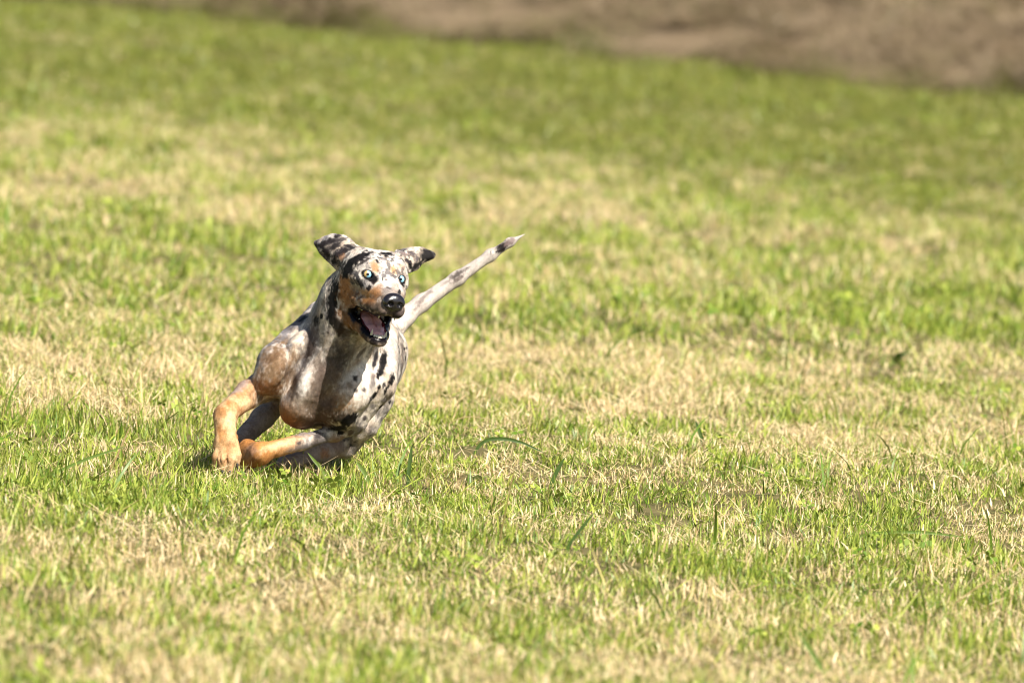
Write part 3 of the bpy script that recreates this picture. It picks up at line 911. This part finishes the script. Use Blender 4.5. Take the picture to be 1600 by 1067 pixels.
    tp(613, 492, 18, 5, 8, c=[.20, .16, .14], s=.8, hard=.6)
    tp(627, 492, 7, 5, 0, c=[.30, .24, .22], s=.8, hard=.6)
    bp(518, 470, 8, 40, 6, warp=.5, hard=.25, depth=70)
    bp(527, 512, 9, 16, -25, c=[.05, .04, .035], warp=.4, depth=40)
    bp(545, 522, 22, 5, 0, c=[.09, .06, .04], s=.8, hard=.6)
    lay([.17, .10, .055], .75 * inhead * sstep(.52, .60, fbm(BV * [1, 1, .6], 8, 410)) * patch(545, 470, 20, 38, 0, hard=.5))
    tp(572, 443, 13, 6, -8, c=[.56, .51, .47], s=.85, hard=.5, warp=.8)
    tp(556, 450, 9, 8, 0, c=[.42, .385, .36], s=.8, hard=.6, warp=.8)
    lay([.11, .10, .105], .7 * inhead * (HL[:, 1] > -14) * (HL[:, 2] < 26) * sstep(.56, .63, fbm(BV * [1, 1, .7], 7, 420)))
    # dark marks round the right eye and below the ears
    bp(553, 405, 9, 24, 56, hard=.3, warp=.5); bp(543, 419, 15, 9, -22, hard=.3, warp=.45); bp(565, 399, 13, 4, -30, c=[.03, .026, .028], hard=.4)
    bp(564, 410, 12, 2.2, -28, c=[.06, .05, .05], s=.85, hard=.5); bp(578, 392, 10, 2.6, -28, hard=.4, s=.85)
    bp(537, 427, 8, 8, 0, hard=.35, c=[.015, .014, .016])
    bp(558, 434, 3.4, 8, -20, hard=.35, c=[.05, .05, .055]); bp(562, 446, 4, 6.5, -50, hard=.35, c=[.035, .03, .032]); bp(575, 449, 5.5, 3.6, -35, hard=.35, c=[.03, .026, .026]); bp(587, 434, 2.6, 6, 30, hard=.4, c=[.05, .04, .038]); bp(583, 440, 4, 2.4, 40, hard=.4, c=[.07, .05, .05])
    bp(551, 446, 3.4, 3, 0, c=[.14, .13, .13], hard=.5); bp(563, 462, 8, 2, -30, c=[.09, .05, .03], s=.7, hard=.6)
    bp(603, 397, 4, 2.4, 30, hard=.4); bp(599, 433, 1.5, 4, 10, hard=.4); bp(604, 393, 9, 3, 0, hard=.35); bp(592, 406, 1.8, 4, -30, hard=.5); bp(606, 434, 2, 2.5, 0, c=[.16, .13, .13]); bp(610, 447, 4, 2, 20, c=[.14, .12, .12])
    bp(629, 456, 3, 9, 25, hard=.35, c=[.035, .03, .03]); bp(634, 406, 2, 4, -30, hard=.5, c=[.1, .09, .09]); bp(616, 402, 3, 1.8, 30, hard=.5, c=[.12, .11, .11])
    # ears
    for a in ((516, 375, 8, 5, -20), (504, 378, 6, 3.4, -10), (521, 384, 9, 4, -28), (497, 383, 6, 3.5, 40), (506, 394, 4, 11, -38), (526, 396, 9, 3.5, -30), (537, 391, 11, 4, -30), (524, 367, 4, 2.4, 0), (519, 411, 5, 4, -30), (548, 383, 9, 2.6, 25)):
        bp(*a, hard=.4, warp=.6, seed=a[0], c=[.035, .03, .032], s=.95, depth=20)
    tp(531, 403, 8, 5, -30, c=[.46, .28, .18], s=.8, hard=.5); tp(553, 396, 16, 2, -28, c=white_h, s=.8, hard=.5)
    bp(673, 398, 14, 13, 0, hard=.35, warp=.35, c=[.028, .026, .028], depth=30)
    bp(655, 417, 13, 5, -35, hard=.4, c=[.02, .018, .02]); bp(645, 415, 3.4, 8, -25, hard=.35); bp(641, 407, 7, 2.6, 30, hard=.4, c=[.06, .05, .055]); bp(648, 394, 9, 2.4, 20, c=[.12, .10, .105], s=.85, hard=.5); bp(655, 402, 2.6, 7, -10, c=[.12, .10, .11], s=.8, hard=.5); bp(634, 393, 8, 2, 15, c=[.25, .19, .18], s=.7)
    lay([.05, .042, .045], .75 * sstep(.46, .56, h2) * ((BV[:, 0] < 545) & (BV[:, 1] > -418) & (BV[:, 2] > -20)))
    lay([.10, .095, .10], .7 * patch(556, 440, 14, 14, 0, hard=.5) * sstep(.46, .54, h3))
    # dark rims of the eyes
    for ex, ey, ez in EYE:
        d = np.sqrt(((HL[:, 0] - ex) / 9.6) ** 2 + ((HL[:, 1] - ey) / 7.4) ** 2)
        lay([.02, .017, .017], (1 - sstep(.85, 1.15, d + (h3 - .5) * .35)) * (HL[:, 2] > -20) * inhead)
    tp(622, 493, 12, 6, 0, c=[.12, .095, .09], s=.85, hard=.6)
    lay([.05, .04, .038], .8 * inhead * sstep(6, 20, HL[:, 2]) * sstep(-38, -47, HL[:, 1]) * sstep(.42, .52, h2))
    # lips and inside of the mouth
    d_up = -HL[:, 1] - 53.0
    gap = inhead & (HL[:, 2] > -45)
    wet = np.zeros(n)
    lipU = gap * sstep(-4.5, -1.5, d_up + (h2 - .5) * 4) * sstep(-20, -12, HL[:, 2]) * (HL[:, 1] > -63) * (np.abs(HL[:, 0]) < 33)
    lay([.022, .017, .018], lipU); wet = np.maximum(wet, lipU)
    # lower jaw: black lip rim above a line running to the chin
    jl = -HL[:, 1] - (76 + HL[:, 2] * .33)        # > 0 below the rim
    low = gap & (HL[:, 1] < -60)
    lipL = low * (1 - sstep(1, 4, jl + (h2 - .5) * 3)) * sstep(-30, -20, HL[:, 2])
    chin = low * sstep(4, 14, HL[:, 2])
    lipL = np.maximum(lipL, chin * (1 - sstep(4, 9, jl + (h3 - .5) * 8)))
    lay([.02, .016, .018], lipL); wet = np.maximum(wet, lipL)
    corner = patch(552, 492, 5, 11, -8, hard=.3, warp=.1)
    lay([.03, .028, .034], corner); wet = np.maximum(wet, corner)
    cpt = patch(557, 488, 8, 9, 0, hard=.25, warp=.1, depth=26)
    lay([.02, .017, .02], cpt); wet = np.maximum(wet, cpt)
    # lining: skin that faces into the cavity
    ax = np.stack([np.zeros(n), np.interp(HL[:, 2], [-45, 34], [-62, -72]), HL[:, 2]], 1)
    tocen = ax - HL; tocen /= np.linalg.norm(tocen, axis=1, keepdims=True) + 1e-9
    facing = ((BN @ HB) * tocen).sum(1)
    lining = inhead & (HL[:, 2] > -58) & (np.abs(HL[:, 0]) < 22) & (HL[:, 1] < -45) & (facing > .35) & (HL[:, 2] < np.where(HL[:, 1] < -78, 20, 46))
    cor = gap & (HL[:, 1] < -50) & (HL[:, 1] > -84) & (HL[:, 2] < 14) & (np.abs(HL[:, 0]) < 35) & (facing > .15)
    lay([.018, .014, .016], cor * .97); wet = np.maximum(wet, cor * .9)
    lay([.20, .05, .06], lining * .95); wet = np.maximum(wet, lining * .9)
    col = .62 * (col / .62) ** 1.3
    fd = np.array([-.35, -.75, -.6]); fd /= np.linalg.norm(fd)
    al = BV @ fd
    hair = BV - np.outer(al * .78, fd)                       # squeezed along the lie of the hair: streaks
    st = fbm(hair, 3.0, 300, 2)
    col = col * (.62 + .76 * (st * .6 + n3 * .4))[:, None]
    lum = col.mean(1, keepdims=True)
    br = .8 * sstep(.5, .66, fbm(hair, 15, 310))[:, None] * (lum > .12) * (~istail)[:, None]
    col = col * (1 - br * np.array([[.22, .30, .36]]))       # brown-tipped hair in loose clumps
    col = np.clip(col, .004, .9)
    return col, wet

COL, WET = coat()

def coat_mat():
    m, n, p = new_mat("merle coat")
    N, L = n.nodes.new, n.links.new
    a = N("ShaderNodeAttribute"); a.attribute_name = "coat"
    w = N("ShaderNodeAttribute"); w.attribute_name = "wet"
    tc = N("ShaderNodeTexCoord")
    mp = N("ShaderNodeMapping"); mp.inputs["Scale"].default_value = (700, 380, 330); mp.inputs["Rotation"].default_value = (.3, .5, .2)
    t = N("ShaderNodeTexNoise"); t.inputs["Scale"].default_value = 1.0; t.inputs["Detail"].default_value = 3
    L(tc.outputs["Object"], mp.inputs[0]); L(mp.outputs[0], t.inputs["Vector"])
    mr = N("ShaderNodeMapRange"); mr.inputs["To Min"].default_value = .78; mr.inputs["To Max"].default_value = 1.22
    mr.inputs["From Min"].default_value = .3; mr.inputs["From Max"].default_value = .7
    L(t.outputs["Fac"], mr.inputs["Value"])
    mx = N("ShaderNodeVectorMath"); mx.operation = 'SCALE'
    L(a.outputs["Color"], mx.inputs[0]); L(mr.outputs[0], mx.inputs["Scale"])
    L(mx.outputs[0], p.inputs["Base Color"])
    rr = N("ShaderNodeMapRange"); rr.inputs["To Min"].default_value = .72; rr.inputs["To Max"].default_value = .16
    L(w.outputs["Fac"], rr.inputs["Value"]); L(rr.outputs[0], p.inputs["Roughness"])
    p.inputs["Specular IOR Level"].default_value = .14
    p.inputs["Sheen Weight"].default_value = .03
    p.inputs["Sheen Roughness"].default_value = .4
    b = N("ShaderNodeBump"); b.inputs["Strength"].default_value = .35; b.inputs["Distance"].default_value = .0012
    L(t.outputs["Fac"], b.inputs["Height"]); L(b.outputs[0], p.inputs["Normal"])
    return m
M_COAT = coat_mat()

dog = link(bpy.data.objects.new("dog", None))
dog.location = DOG_AT
dog.empty_display_size = .2
tag(dog, "merle dog with tan legs galloping through a leaning turn on mown grass", "dog")

body_me = np_mesh("body", to_world(BV), BF, M_COAT)
for nm, ty, key, arr in (("coat", 'FLOAT_COLOR', "color", np.concatenate([COL, np.ones((len(COL), 1))], 1)), ("wet", 'FLOAT', "value", WET)):
    at = body_me.attributes.new(nm, ty, 'POINT')
    at.data.foreach_set(key, np.ascontiguousarray(arr, dtype=np.float32).ravel())
body = link(bpy.data.objects.new("body", body_me), dog)
body["label"] = "grey, cream and black merle coat with tan points and raised tail"

# --- short fur: thin hairs lying along the coat, rooted in the skin
def make_fur():
    n = 170000
    F = BF
    area = np.linalg.norm(np.cross(BV[F[:, 2]] - BV[F[:, 0]], BV[F[:, 3]] - BV[F[:, 1]]), axis=1) * .5
    vis = (BN[F[:, 0], 2] > -.45) & (WET[F[:, 0]] < .2)
    pr = area * vis; pr = pr / pr.sum()
    f = RNG.choice(len(F), n, p=pr)
    u, v = RNG.uniform(0, 1, (2, n, 1))
    Q = F[f]
    mixv = lambda A: (A[Q[:, 0]] * (1 - u) + A[Q[:, 1]] * u) * (1 - v) + (A[Q[:, 3]] * (1 - u) + A[Q[:, 2]] * u) * v
    p = mixv(BV); nn = mixv(BN); nn /= np.linalg.norm(nn, axis=1, keepdims=True)
    c = COL[Q[:, 0]]
    HL = head_local(p)
    hw = (np.linalg.norm(HL - [0, -30, -20], axis=1) < 95)[:, None]
    flow = np.tile(np.array([-.35, -.75, -.6]), (n, 1))
    fh = np.tile(HB @ np.array([0, -.1, -1.0]), (n, 1)) + (HB @ np.array([.6, 0, 0]))[None] * np.sign(HL[:, :1])
    flow = np.where(hw, fh, flow)
    tl = (p[:, 0] > 625) & (p[:, 2] < -380)
    flow[tl] = [.8, .35, 0]
    pw = (p[:, 1] < -600) & (p[:, 0] < 400)
    flow[pw] = [-.3, -.9, .2]
    flow = flow + RNG.normal(0, .22, (n, 3))
    flow -= nn * (flow * nn).sum(1, keepdims=True)
    flow /= np.linalg.norm(flow, axis=1, keepdims=True) + 1e-9
    ln = RNG.uniform(2.6, 5.2, (n, 1)); ln = np.where(hw, ln * .6, ln); ln[tl] *= 1.15
    ear = hw[:, 0] & (np.abs(HL[:, 0]) > 50); ln[ear] *= .5
    tip = p + (flow * .95 + nn * .18) * ln
    side = np.cross(flow, nn); wd = .24
    V = np.stack([p - nn * .3 - side * wd, p - nn * .3 + side * wd, tip], 1).reshape(-1, 3)
    Fc = np.arange(3 * n).reshape(-1, 3)
    me = np_mesh("fur", to_world(V), Fc, M_FUR)
    cc = np.repeat(np.clip(c * RNG.uniform(.78, 1.25, (n, 1)), 0, 1), 3, 0)
    at = me.attributes.new("coat", 'FLOAT_COLOR', 'POINT')
    at.data.foreach_set("color", np.concatenate([cc, np.ones((len(cc), 1))], 1).astype(np.float32).ravel())
    # hairs shade with the skin they grow from
    me.normals_split_custom_set_from_vertices(to_world_dir(np.repeat(nn, 3, 0)).tolist())
    o = link(bpy.data.objects.new("fur", me), body)
    o["kind"] = "stuff"
def to_world_dir(N):
    return N @ np.array([list(CAM_R), list(CAM_U), list(CAM_B)])
M_FUR, _n, _p = new_mat("merle hairs")
_a = _n.nodes.new("ShaderNodeAttribute"); _a.attribute_name = "coat"
_n.links.new(_a.outputs["Color"], _p.inputs["Base Color"])
_p.inputs["Roughness"].default_value = .5; _p.inputs["Specular IOR Level"].default_value = .12
make_fur()

# --- nose, eyes, tongue, teeth, claws
M_NOSE = simple_mat("nose leather", (.012, .010, .012), .25, .6, .4, .18, 900)
M_SCLERA = simple_mat("eye white", (.55, .52, .50), .12, .5, 1.0)
M_BLUE = simple_mat("pale blue iris", (.30, .60, .78), .12, .5, 1.0, .15, 900)
M_AMBER = simple_mat("amber iris", (.60, .40, .16), .12, .5, 1.0, .15, 900)
M_PUPIL = simple_mat("pupil", (.006, .006, .008), .08, .6, 1.0)
M_TONGUE = simple_mat("tongue", (.92, .46, .44), .24, .5, .4, .5, 700)
M_GUM = simple_mat("gums", (.80, .36, .35), .2, .5, .5)
M_TOOTH = simple_mat("tooth", (.74, .68, .55), .22, .5, .4)
M_CLAW = simple_mat("claw", (.03, .025, .022), .35, .5)

def nose():
    f = Field(H(0, -28, 70) - 30, H(0, -28, 70) + 30, .9)
    f.ell(H(0, -23, 68), (16.5, 11, 11), 5, tilt(0))
    f.ell(H(0, -31, 68), (12.5, 10, 11), 6, tilt(0))
    for s in (-1, 1):
        f.ell(H(s * 10, -27, 71), (7.5, 8, 8), 4, tilt(0))
        f.ell(H(s * 8, -28, 80), (4.6, 4.0, 8), 2, yawed(tilt(0), s * 25), 'sub')
        f.cone(H(s * 9, -31, 78), H(s * 19, -31, 70), 1.6, 1.2, 1.5, 'sub')
    f.cone(H(0, -26, 80.5), H(0, -44, 78), 1.1, 1.1, 1.5, 'sub')
    V, F = f.mesh()
    o = link(bpy.data.objects.new("nose", np_mesh("nose", to_world(V), F, M_NOSE)), dog)
    o["label"] = "shiny black nose with two nostrils"
nose()

def dome(name, center, axes, r, th0, th1, mat, parent, seg=28, ring=8, half=None, push=1.0):
    """Cap of a ball between two polar angles about the third axis."""
    V, F = [], []
    for i in range(ring + 1):
        t = math.radians(th0 + (th1 - th0) * i / ring)
        for j in range(seg):
            a = 2 * math.pi * j / seg
            V.append(center + axes @ (np.array([math.sin(t) * math.cos(a), math.sin(t) * math.sin(a), math.cos(t)]) * r * push))
    for i in range(ring):
        for j in range(seg):
            a, b = i * seg + j, i * seg + (j + 1) % seg
            if half is not None:
                am = (j + .5) / seg * 360
                if not (half[0] <= am < half[1]): continue
            F.append((a, a + seg, b + seg, b))
    return mesh_obj(name, to_world(np.array(V)), F, mat, parent)

# both eyes look at the viewer's right shoulder
GAZE = yawed(head_basis(4, 0, 8), 0)
for s, (ex, ey, ez) in zip((-1, 1), EYE):
    c = H(ex, ey, ez)
    ball = dome("eye", c, GAZE, EYE_R, 0.01, 179.9, M_SCLERA, dog, 28, 16)
    ball["label"] = "eye split between amber and pale blue" if s < 0 else "pale blue eye"
    if s < 0:
        dome("iris", c, GAZE, EYE_R, 12, 61, M_AMBER, ball, 36, 6, (105, 255), 1.015)
        b2 = dome("iris", c, GAZE, EYE_R, 12, 61, M_BLUE, ball, 36, 6, None, 1.011)
    else:
        dome("iris", c, GAZE, EYE_R, 12, 61, M_BLUE, ball, 36, 6, None, 1.012)
    dome("iris_rim", c, GAZE, EYE_R, 55, 70, M_PUPIL, ball, 36, 3, None, 1.022)
    dome("pupil", c, GAZE, EYE_R, 0.01, 19, M_PUPIL, ball, 24, 3, None, 1.02)

def tongue():
    lo = np.minimum(H(0, -90, 25), H(0, -60, -40)) - 30; hi = np.maximum(H(0, -90, 25), H(0, -60, -40)) + 30
    f = Field(lo, hi, 1.1)
    flat = (HB[:, 0], 2.0)
    f.chain([H(0, -66, -42), H(0, -75, -14), H(0, -83, 10), H(0, -86.5, 27)], [8, 7.8, 7.2, 5.2], 5, flat=flat)
    f.cone(H(0, -58, -38), H(0, -78.5, 14), 1.6, 1.6, 3, 'sub')
    V, F = f.mesh()
    o = link(bpy.data.objects.new("tongue", np_mesh("tongue", to_world(V), F, M_TONGUE)), dog)
    o["label"] = "pink tongue behind the lower teeth"
    f = Field(lo, hi, 1.1)
    f.chain([H(-17, -80, 2), H(-9, -87.5, 26), H(0, -89, 33), H(9, -87.5, 26), H(17, -80, 2)], [3, 3.4, 3.6, 3.4, 3], 2)
    V, F = f.mesh()
    link(bpy.data.objects.new("gum", np_mesh("gum", to_world(V), F, M_GUM)), dog)
tongue()

def tooth(base, tip, r, bend=0.0):
    base, tip = np.array(base, float), np.array(tip, float)
    d = tip - base; L = np.linalg.norm(d); d /= L
    a = np.cross(d, HB[:, 2]); a /= np.linalg.norm(a) + 1e-9
    b = np.cross(d, a)
    V, F = [], []
    K, R = 8, 6
    for i in range(R + 1):
        t = i / R
        rad = r * (1 - t ** 1.6) + .05
        c = base + d * L * t + b * bend * t * t
        for j in range(K):
            q = 2 * math.pi * j / K
            V.append(c + a * math.cos(q) * rad + b * math.sin(q) * rad)
    for i in range(R):
        for j in range(K):
            p = i * K + j; q = i * K + (j + 1) % K
            F.append((p, q, q + K, p + K))
    mesh_obj("tooth", to_world(np.array(V)), F, M_TOOTH, dog)
for s in (-1, 1):
    tooth(H(s * 11, -88, 31), H(s * 12, -77.5, 33), 2.5, -1.2)          # lower canines
    tooth(H(s * 12.5, -47, 52), H(s * 13, -58, 54), 2.4, 1.0)           # upper canines
    for k in range(3):
        tooth(H(s * (1.6 + k * 3), -90, 38 - k * 1.2), H(s * (1.6 + k * 3), -84.2, 38.5 - k * 1.2), 2.3)
    tooth(H(s * 21.5, -75.5, -10), H(s * 21.2, -71.5, -10), 2.6)        # lower cheek tooth
    tooth(H(s * 23, -48, -2), H(s * 22.6, -58.5, -2), 4.0)              # upper cheek tooth
def claw(a, b, r):
    f = Field(np.minimum(a, b) - 8, np.maximum(a, b) + 8, .9)
    f.cone(a, b, r, .5, 1)
    V, F = f.mesh()
    link(bpy.data.objects.new("claw", np_mesh("claw", to_world(V), F, M_CLAW)), dog)
for a, b in (((341, 728, 88), (340, 737, 91)), ((350, 735, 96), (349, 744, 98)), ((362, 736, 96), (362, 745, 98)), ((373, 724, 87), (374, 733, 90)),
             ((436, 727, -110), (428, 732, -106)), ((435, 731, -98), (427, 736, -94))):
    claw(P3(*a), P3(*b), 2.6)

# ------------------------------------------------------------------ single blades and stalks that stand out of the turf
def leafy(name, col, tr=.35):
    m = bpy.data.materials.new(name); m.use_nodes = True
    n = m.node_tree; n.nodes.clear()
    N, L = n.nodes.new, n.links.new
    out = N("ShaderNodeOutputMaterial"); d = N("ShaderNodeBsdfDiffuse"); t = N("ShaderNodeBsdfTranslucent"); g = N("ShaderNodeBsdfGlossy")
    tc = N("ShaderNodeTexCoord"); nz = N("ShaderNodeTexNoise"); nz.inputs["Scale"].default_value = 90
    L(tc.outputs["Object"], nz.inputs["Vector"])
    mx = N("ShaderNodeMix"); mx.data_type = 'RGBA'
    mx.inputs["A"].default_value = (*[c * .65 for c in col], 1); mx.inputs["B"].default_value = (*[c * 1.35 for c in col], 1)
    L(nz.outputs["Fac"], mx.inputs["Factor"])
    L(mx.outputs["Result"], d.inputs["Color"]); L(mx.outputs["Result"], t.inputs["Color"])
    g.inputs["Roughness"].default_value = .4
    a = N("ShaderNodeMixShader"); a.inputs[0].default_value = tr
    b = N("ShaderNodeMixShader"); b.inputs[0].default_value = .05
    L(d.outputs[0], a.inputs[1]); L(t.outputs[0], a.inputs[2]); L(a.outputs[0], b.inputs[1]); L(g.outputs[0], b.inputs[2])
    L(b.outputs[0], out.inputs["Surface"])
    return m
M_DARKB = leafy("dark green blade", (.07, .13, .02))
M_GREENB = leafy("green blade", (.17, .26, .045))
M_STRAWB = leafy("straw blade", (.50, .38, .17), .2)
M_BROWNB = leafy("brown stalk", (.24, .19, .06), .1)
M_LEAFB = leafy("pale weed leaf", (.30, .36, .12))

def long_blade(name, label, cat, pts, width, mat, group=None, depth=0.0, tip=.1, stalk=False):
    """A folded ribbon (or round stalk) whose foot stands on the field at pts[0]; the other points are offsets seen from the front."""
    foot = ground_at(*pts[0])
    u = (Vector(cam.location) - foot).dot(CAM_B) * math.tan(math.radians(5.73) / 2) / 800.0
    n = len(pts)
    P = [(CAM_R * (p[0] - pts[0][0]) - CAM_U * (p[1] - pts[0][1])) * u + Vector((0, depth * i / (n - 1), 0)) for i, p in enumerate(pts)]
    # smooth through the points
    C = []
    for i in range(n - 1):
        p0, p1, p2, p3 = P[max(i - 1, 0)], P[i], P[i + 1], P[min(i + 2, n - 1)]
        for k in range(5):
            f = k / 5
            C.append(.5 * (2 * p1 + (p2 - p0) * f + (2 * p0 - 5 * p1 + 4 * p2 - p3) * f * f + (3 * p1 - p0 - 3 * p2 + p3) * f ** 3))
    C.append(P[-1])
    V, F = [], []
    K = 5 if stalk else 3
    for i, c in enumerate(C):
        t = i / (len(C) - 1)
        d = (C[min(i + 1, len(C) - 1)] - C[max(i - 1, 0)]).normalized()
        s = d.cross(CAM_B).normalized(); q = s.cross(d)
        if stalk:
            w = width * (1 - .5 * t)
            for k in range(K):
                a = 2 * math.pi * k / K
                V.append(c + (s * math.cos(a) + q * math.sin(a)) * w * .5)
        else:
            w = width * (tip + (1 - tip) * min(1, 3.2 * (1 - t)) ** .8) * (.55 + .45 * min(1, t * 4))
            V += [c - s * w * .5 + q * w * .18, c, c + s * w * .5 + q * w * .18]
        if i:
            o = (i - 1) * K
            for k in range(K if stalk else K - 1):
                k2 = (k + 1) % K
                F.append((o + k, o + k2, o + K + k2, o + K + k))
    o = mesh_obj(name, V, F, mat)
    o.location = foot - Vector((0, 0, .004))
    tag(o, label, cat, group)
    return o

G1 = "single long grass blades in the meadow"
long_blade("grass_blade", "long dark green blade arching over to the right of the dog", "grass blade", [(736, 716), (752, 690), (776, 682), (812, 687), (850, 704)], .0068, M_DARKB, G1)
long_blade("grass_blade", "upright dark blade standing just right of the dog's hind foot", "grass blade", [(637, 756), (640, 724), (644, 692)], .0075, M_DARKB, G1)
long_blade("grass_blade", "short dark pointed blade right of the arching blade", "grass blade", [(858, 764), (868, 738), (882, 712)], .0075, M_DARKB, G1)
long_blade("grass_blade", "pale green blade crossing in front of the dog's hind foot", "grass blade", [(516, 746), (500, 726), (481, 704)], .0060, M_GREENB, G1)
long_blade("grass_blade", "broad green blade curving left beside the dog's hock", "grass blade", [(580, 757), (570, 735), (557, 718)], .0085, M_GREENB, G1)
long_blade("grass_blade", "short dark blade leaning left in the sunny turf right of centre", "grass blade", [(1102, 706), (1096, 680), (1087, 654)], .0085, M_DARKB, G1)
long_blade("grass_blade", "green blade leaning right in the lower right foreground straw", "grass blade", [(1292, 1052), (1272, 1020), (1246, 980)], .0075, M_GREENB, G1)
long_blade("grass_blade", "dark blade leaning right in the foreground turf, right of the brown stalk", "grass blade", [(880, 862), (902, 830), (930, 796)], .0055, M_DARKB, G1)
long_blade("grass_blade", "long green blade leaning far over at the left edge", "grass blade", [(34, 752), (78, 738), (140, 712), (196, 694)], .0055, M_GREENB, G1)
long_blade("grass_blade", "thin green blade bending right near the right edge", "grass blade", [(1322, 838), (1378, 829), (1440, 828), (1512, 836)], .0060, M_GREENB, G1)
long_blade("dry_stalk", "brown upright stalk standing in green turf below the arching blade", "grass stalk", [(778, 858), (788, 805), (803, 734)], .0042, M_BROWNB, None, stalk=True)
long_blade("dry_stalk", "thin straw arch bending over behind the arching dark blade", "grass stalk", [(686, 672), (708, 655), (735, 648), (768, 653)], .0030, M_STRAWB, None, stalk=True)
long_blade("dry_stalk", "pale straw stalk rising to the right edge of the picture", "grass stalk", [(1478, 948), (1530, 912), (1604, 866)], .0042, M_STRAWB, None, stalk=True)
long_blade("dry_stalk", "straw stalk leaning left in the foreground below the dog", "grass stalk", [(408, 872), (398, 850), (383, 828)], .0055, M_STRAWB, None, stalk=True)
long_blade("dry_stalk", "straw stalk lying across the turf right of the dog's thigh", "grass stalk", [(585, 668), (612, 662), (642, 648)], .0034, M_STRAWB, None, stalk=True)

def weed(name, label, cat, px, py, leaves, mat):
    """Low rosette of pointed oval leaves."""
    at = ground_at(px, py)
    root = link(bpy.data.objects.new(name, None)); root.location = at; root.empty_display_size = .03
    tag(root, label, cat)
    for k, (az, ln, wd, lift) in enumerate(leaves):
        a = math.radians(az); d = Vector((math.cos(a), math.sin(a), 0)); s = Vector((-d.y, d.x, 0))
        V, F = [], []
        for i in range(7):
            t = i / 6
            w = wd * math.sin(math.pi * min(1, t * .92 + .08)) ** .8 * .5
            c = d * ln * t * math.cos(lift * .6) + Vector((0, 0, ln * (math.sin(lift) * t - .5 * t * t * math.sin(lift) * .6)))
            V += [c - s * w + Vector((0, 0, w * .35)), c, c + s * w + Vector((0, 0, w * .35))]
            if i:
                o = (i - 1) * 3
                F += [(o, o + 1, o + 4, o + 3), (o + 1, o + 2, o + 5, o + 4)]
        mesh_obj("leaf", V, F, mat, root)
weed("weed", "dark leafy weed in the green band right of the dog's tail", "weed", 1000, 530, [(20, .05, .022, .9), (150, .05, .022, 1.0), (265, .045, .02, 1.1), (80, .04, .02, 1.2)], M_DARKB)
weed("weed", "dark leafy weed further right at the edge of the straw band", "weed", 1400, 568, [(40, .05, .024, 1.1), (170, .04, .02, .9), (285, .045, .02, 1.2)], M_DARKB)
weed("weed", "pale round leaved weed in the turf left of the brown stalk", "weed", 745, 757, [(190, .034, .018, 1.1), (265, .03, .02, 1.3), (20, .03, .018, 1.0), (110, .03, .018, .9)], M_LEAFB)
weed("weed", "small dark weed in the foreground below the brown stalk", "weed", 985, 862, [(0, .03, .016, 1.0), (190, .03, .016, 1.1), (270, .026, .014, 1.2)], M_DARKB)
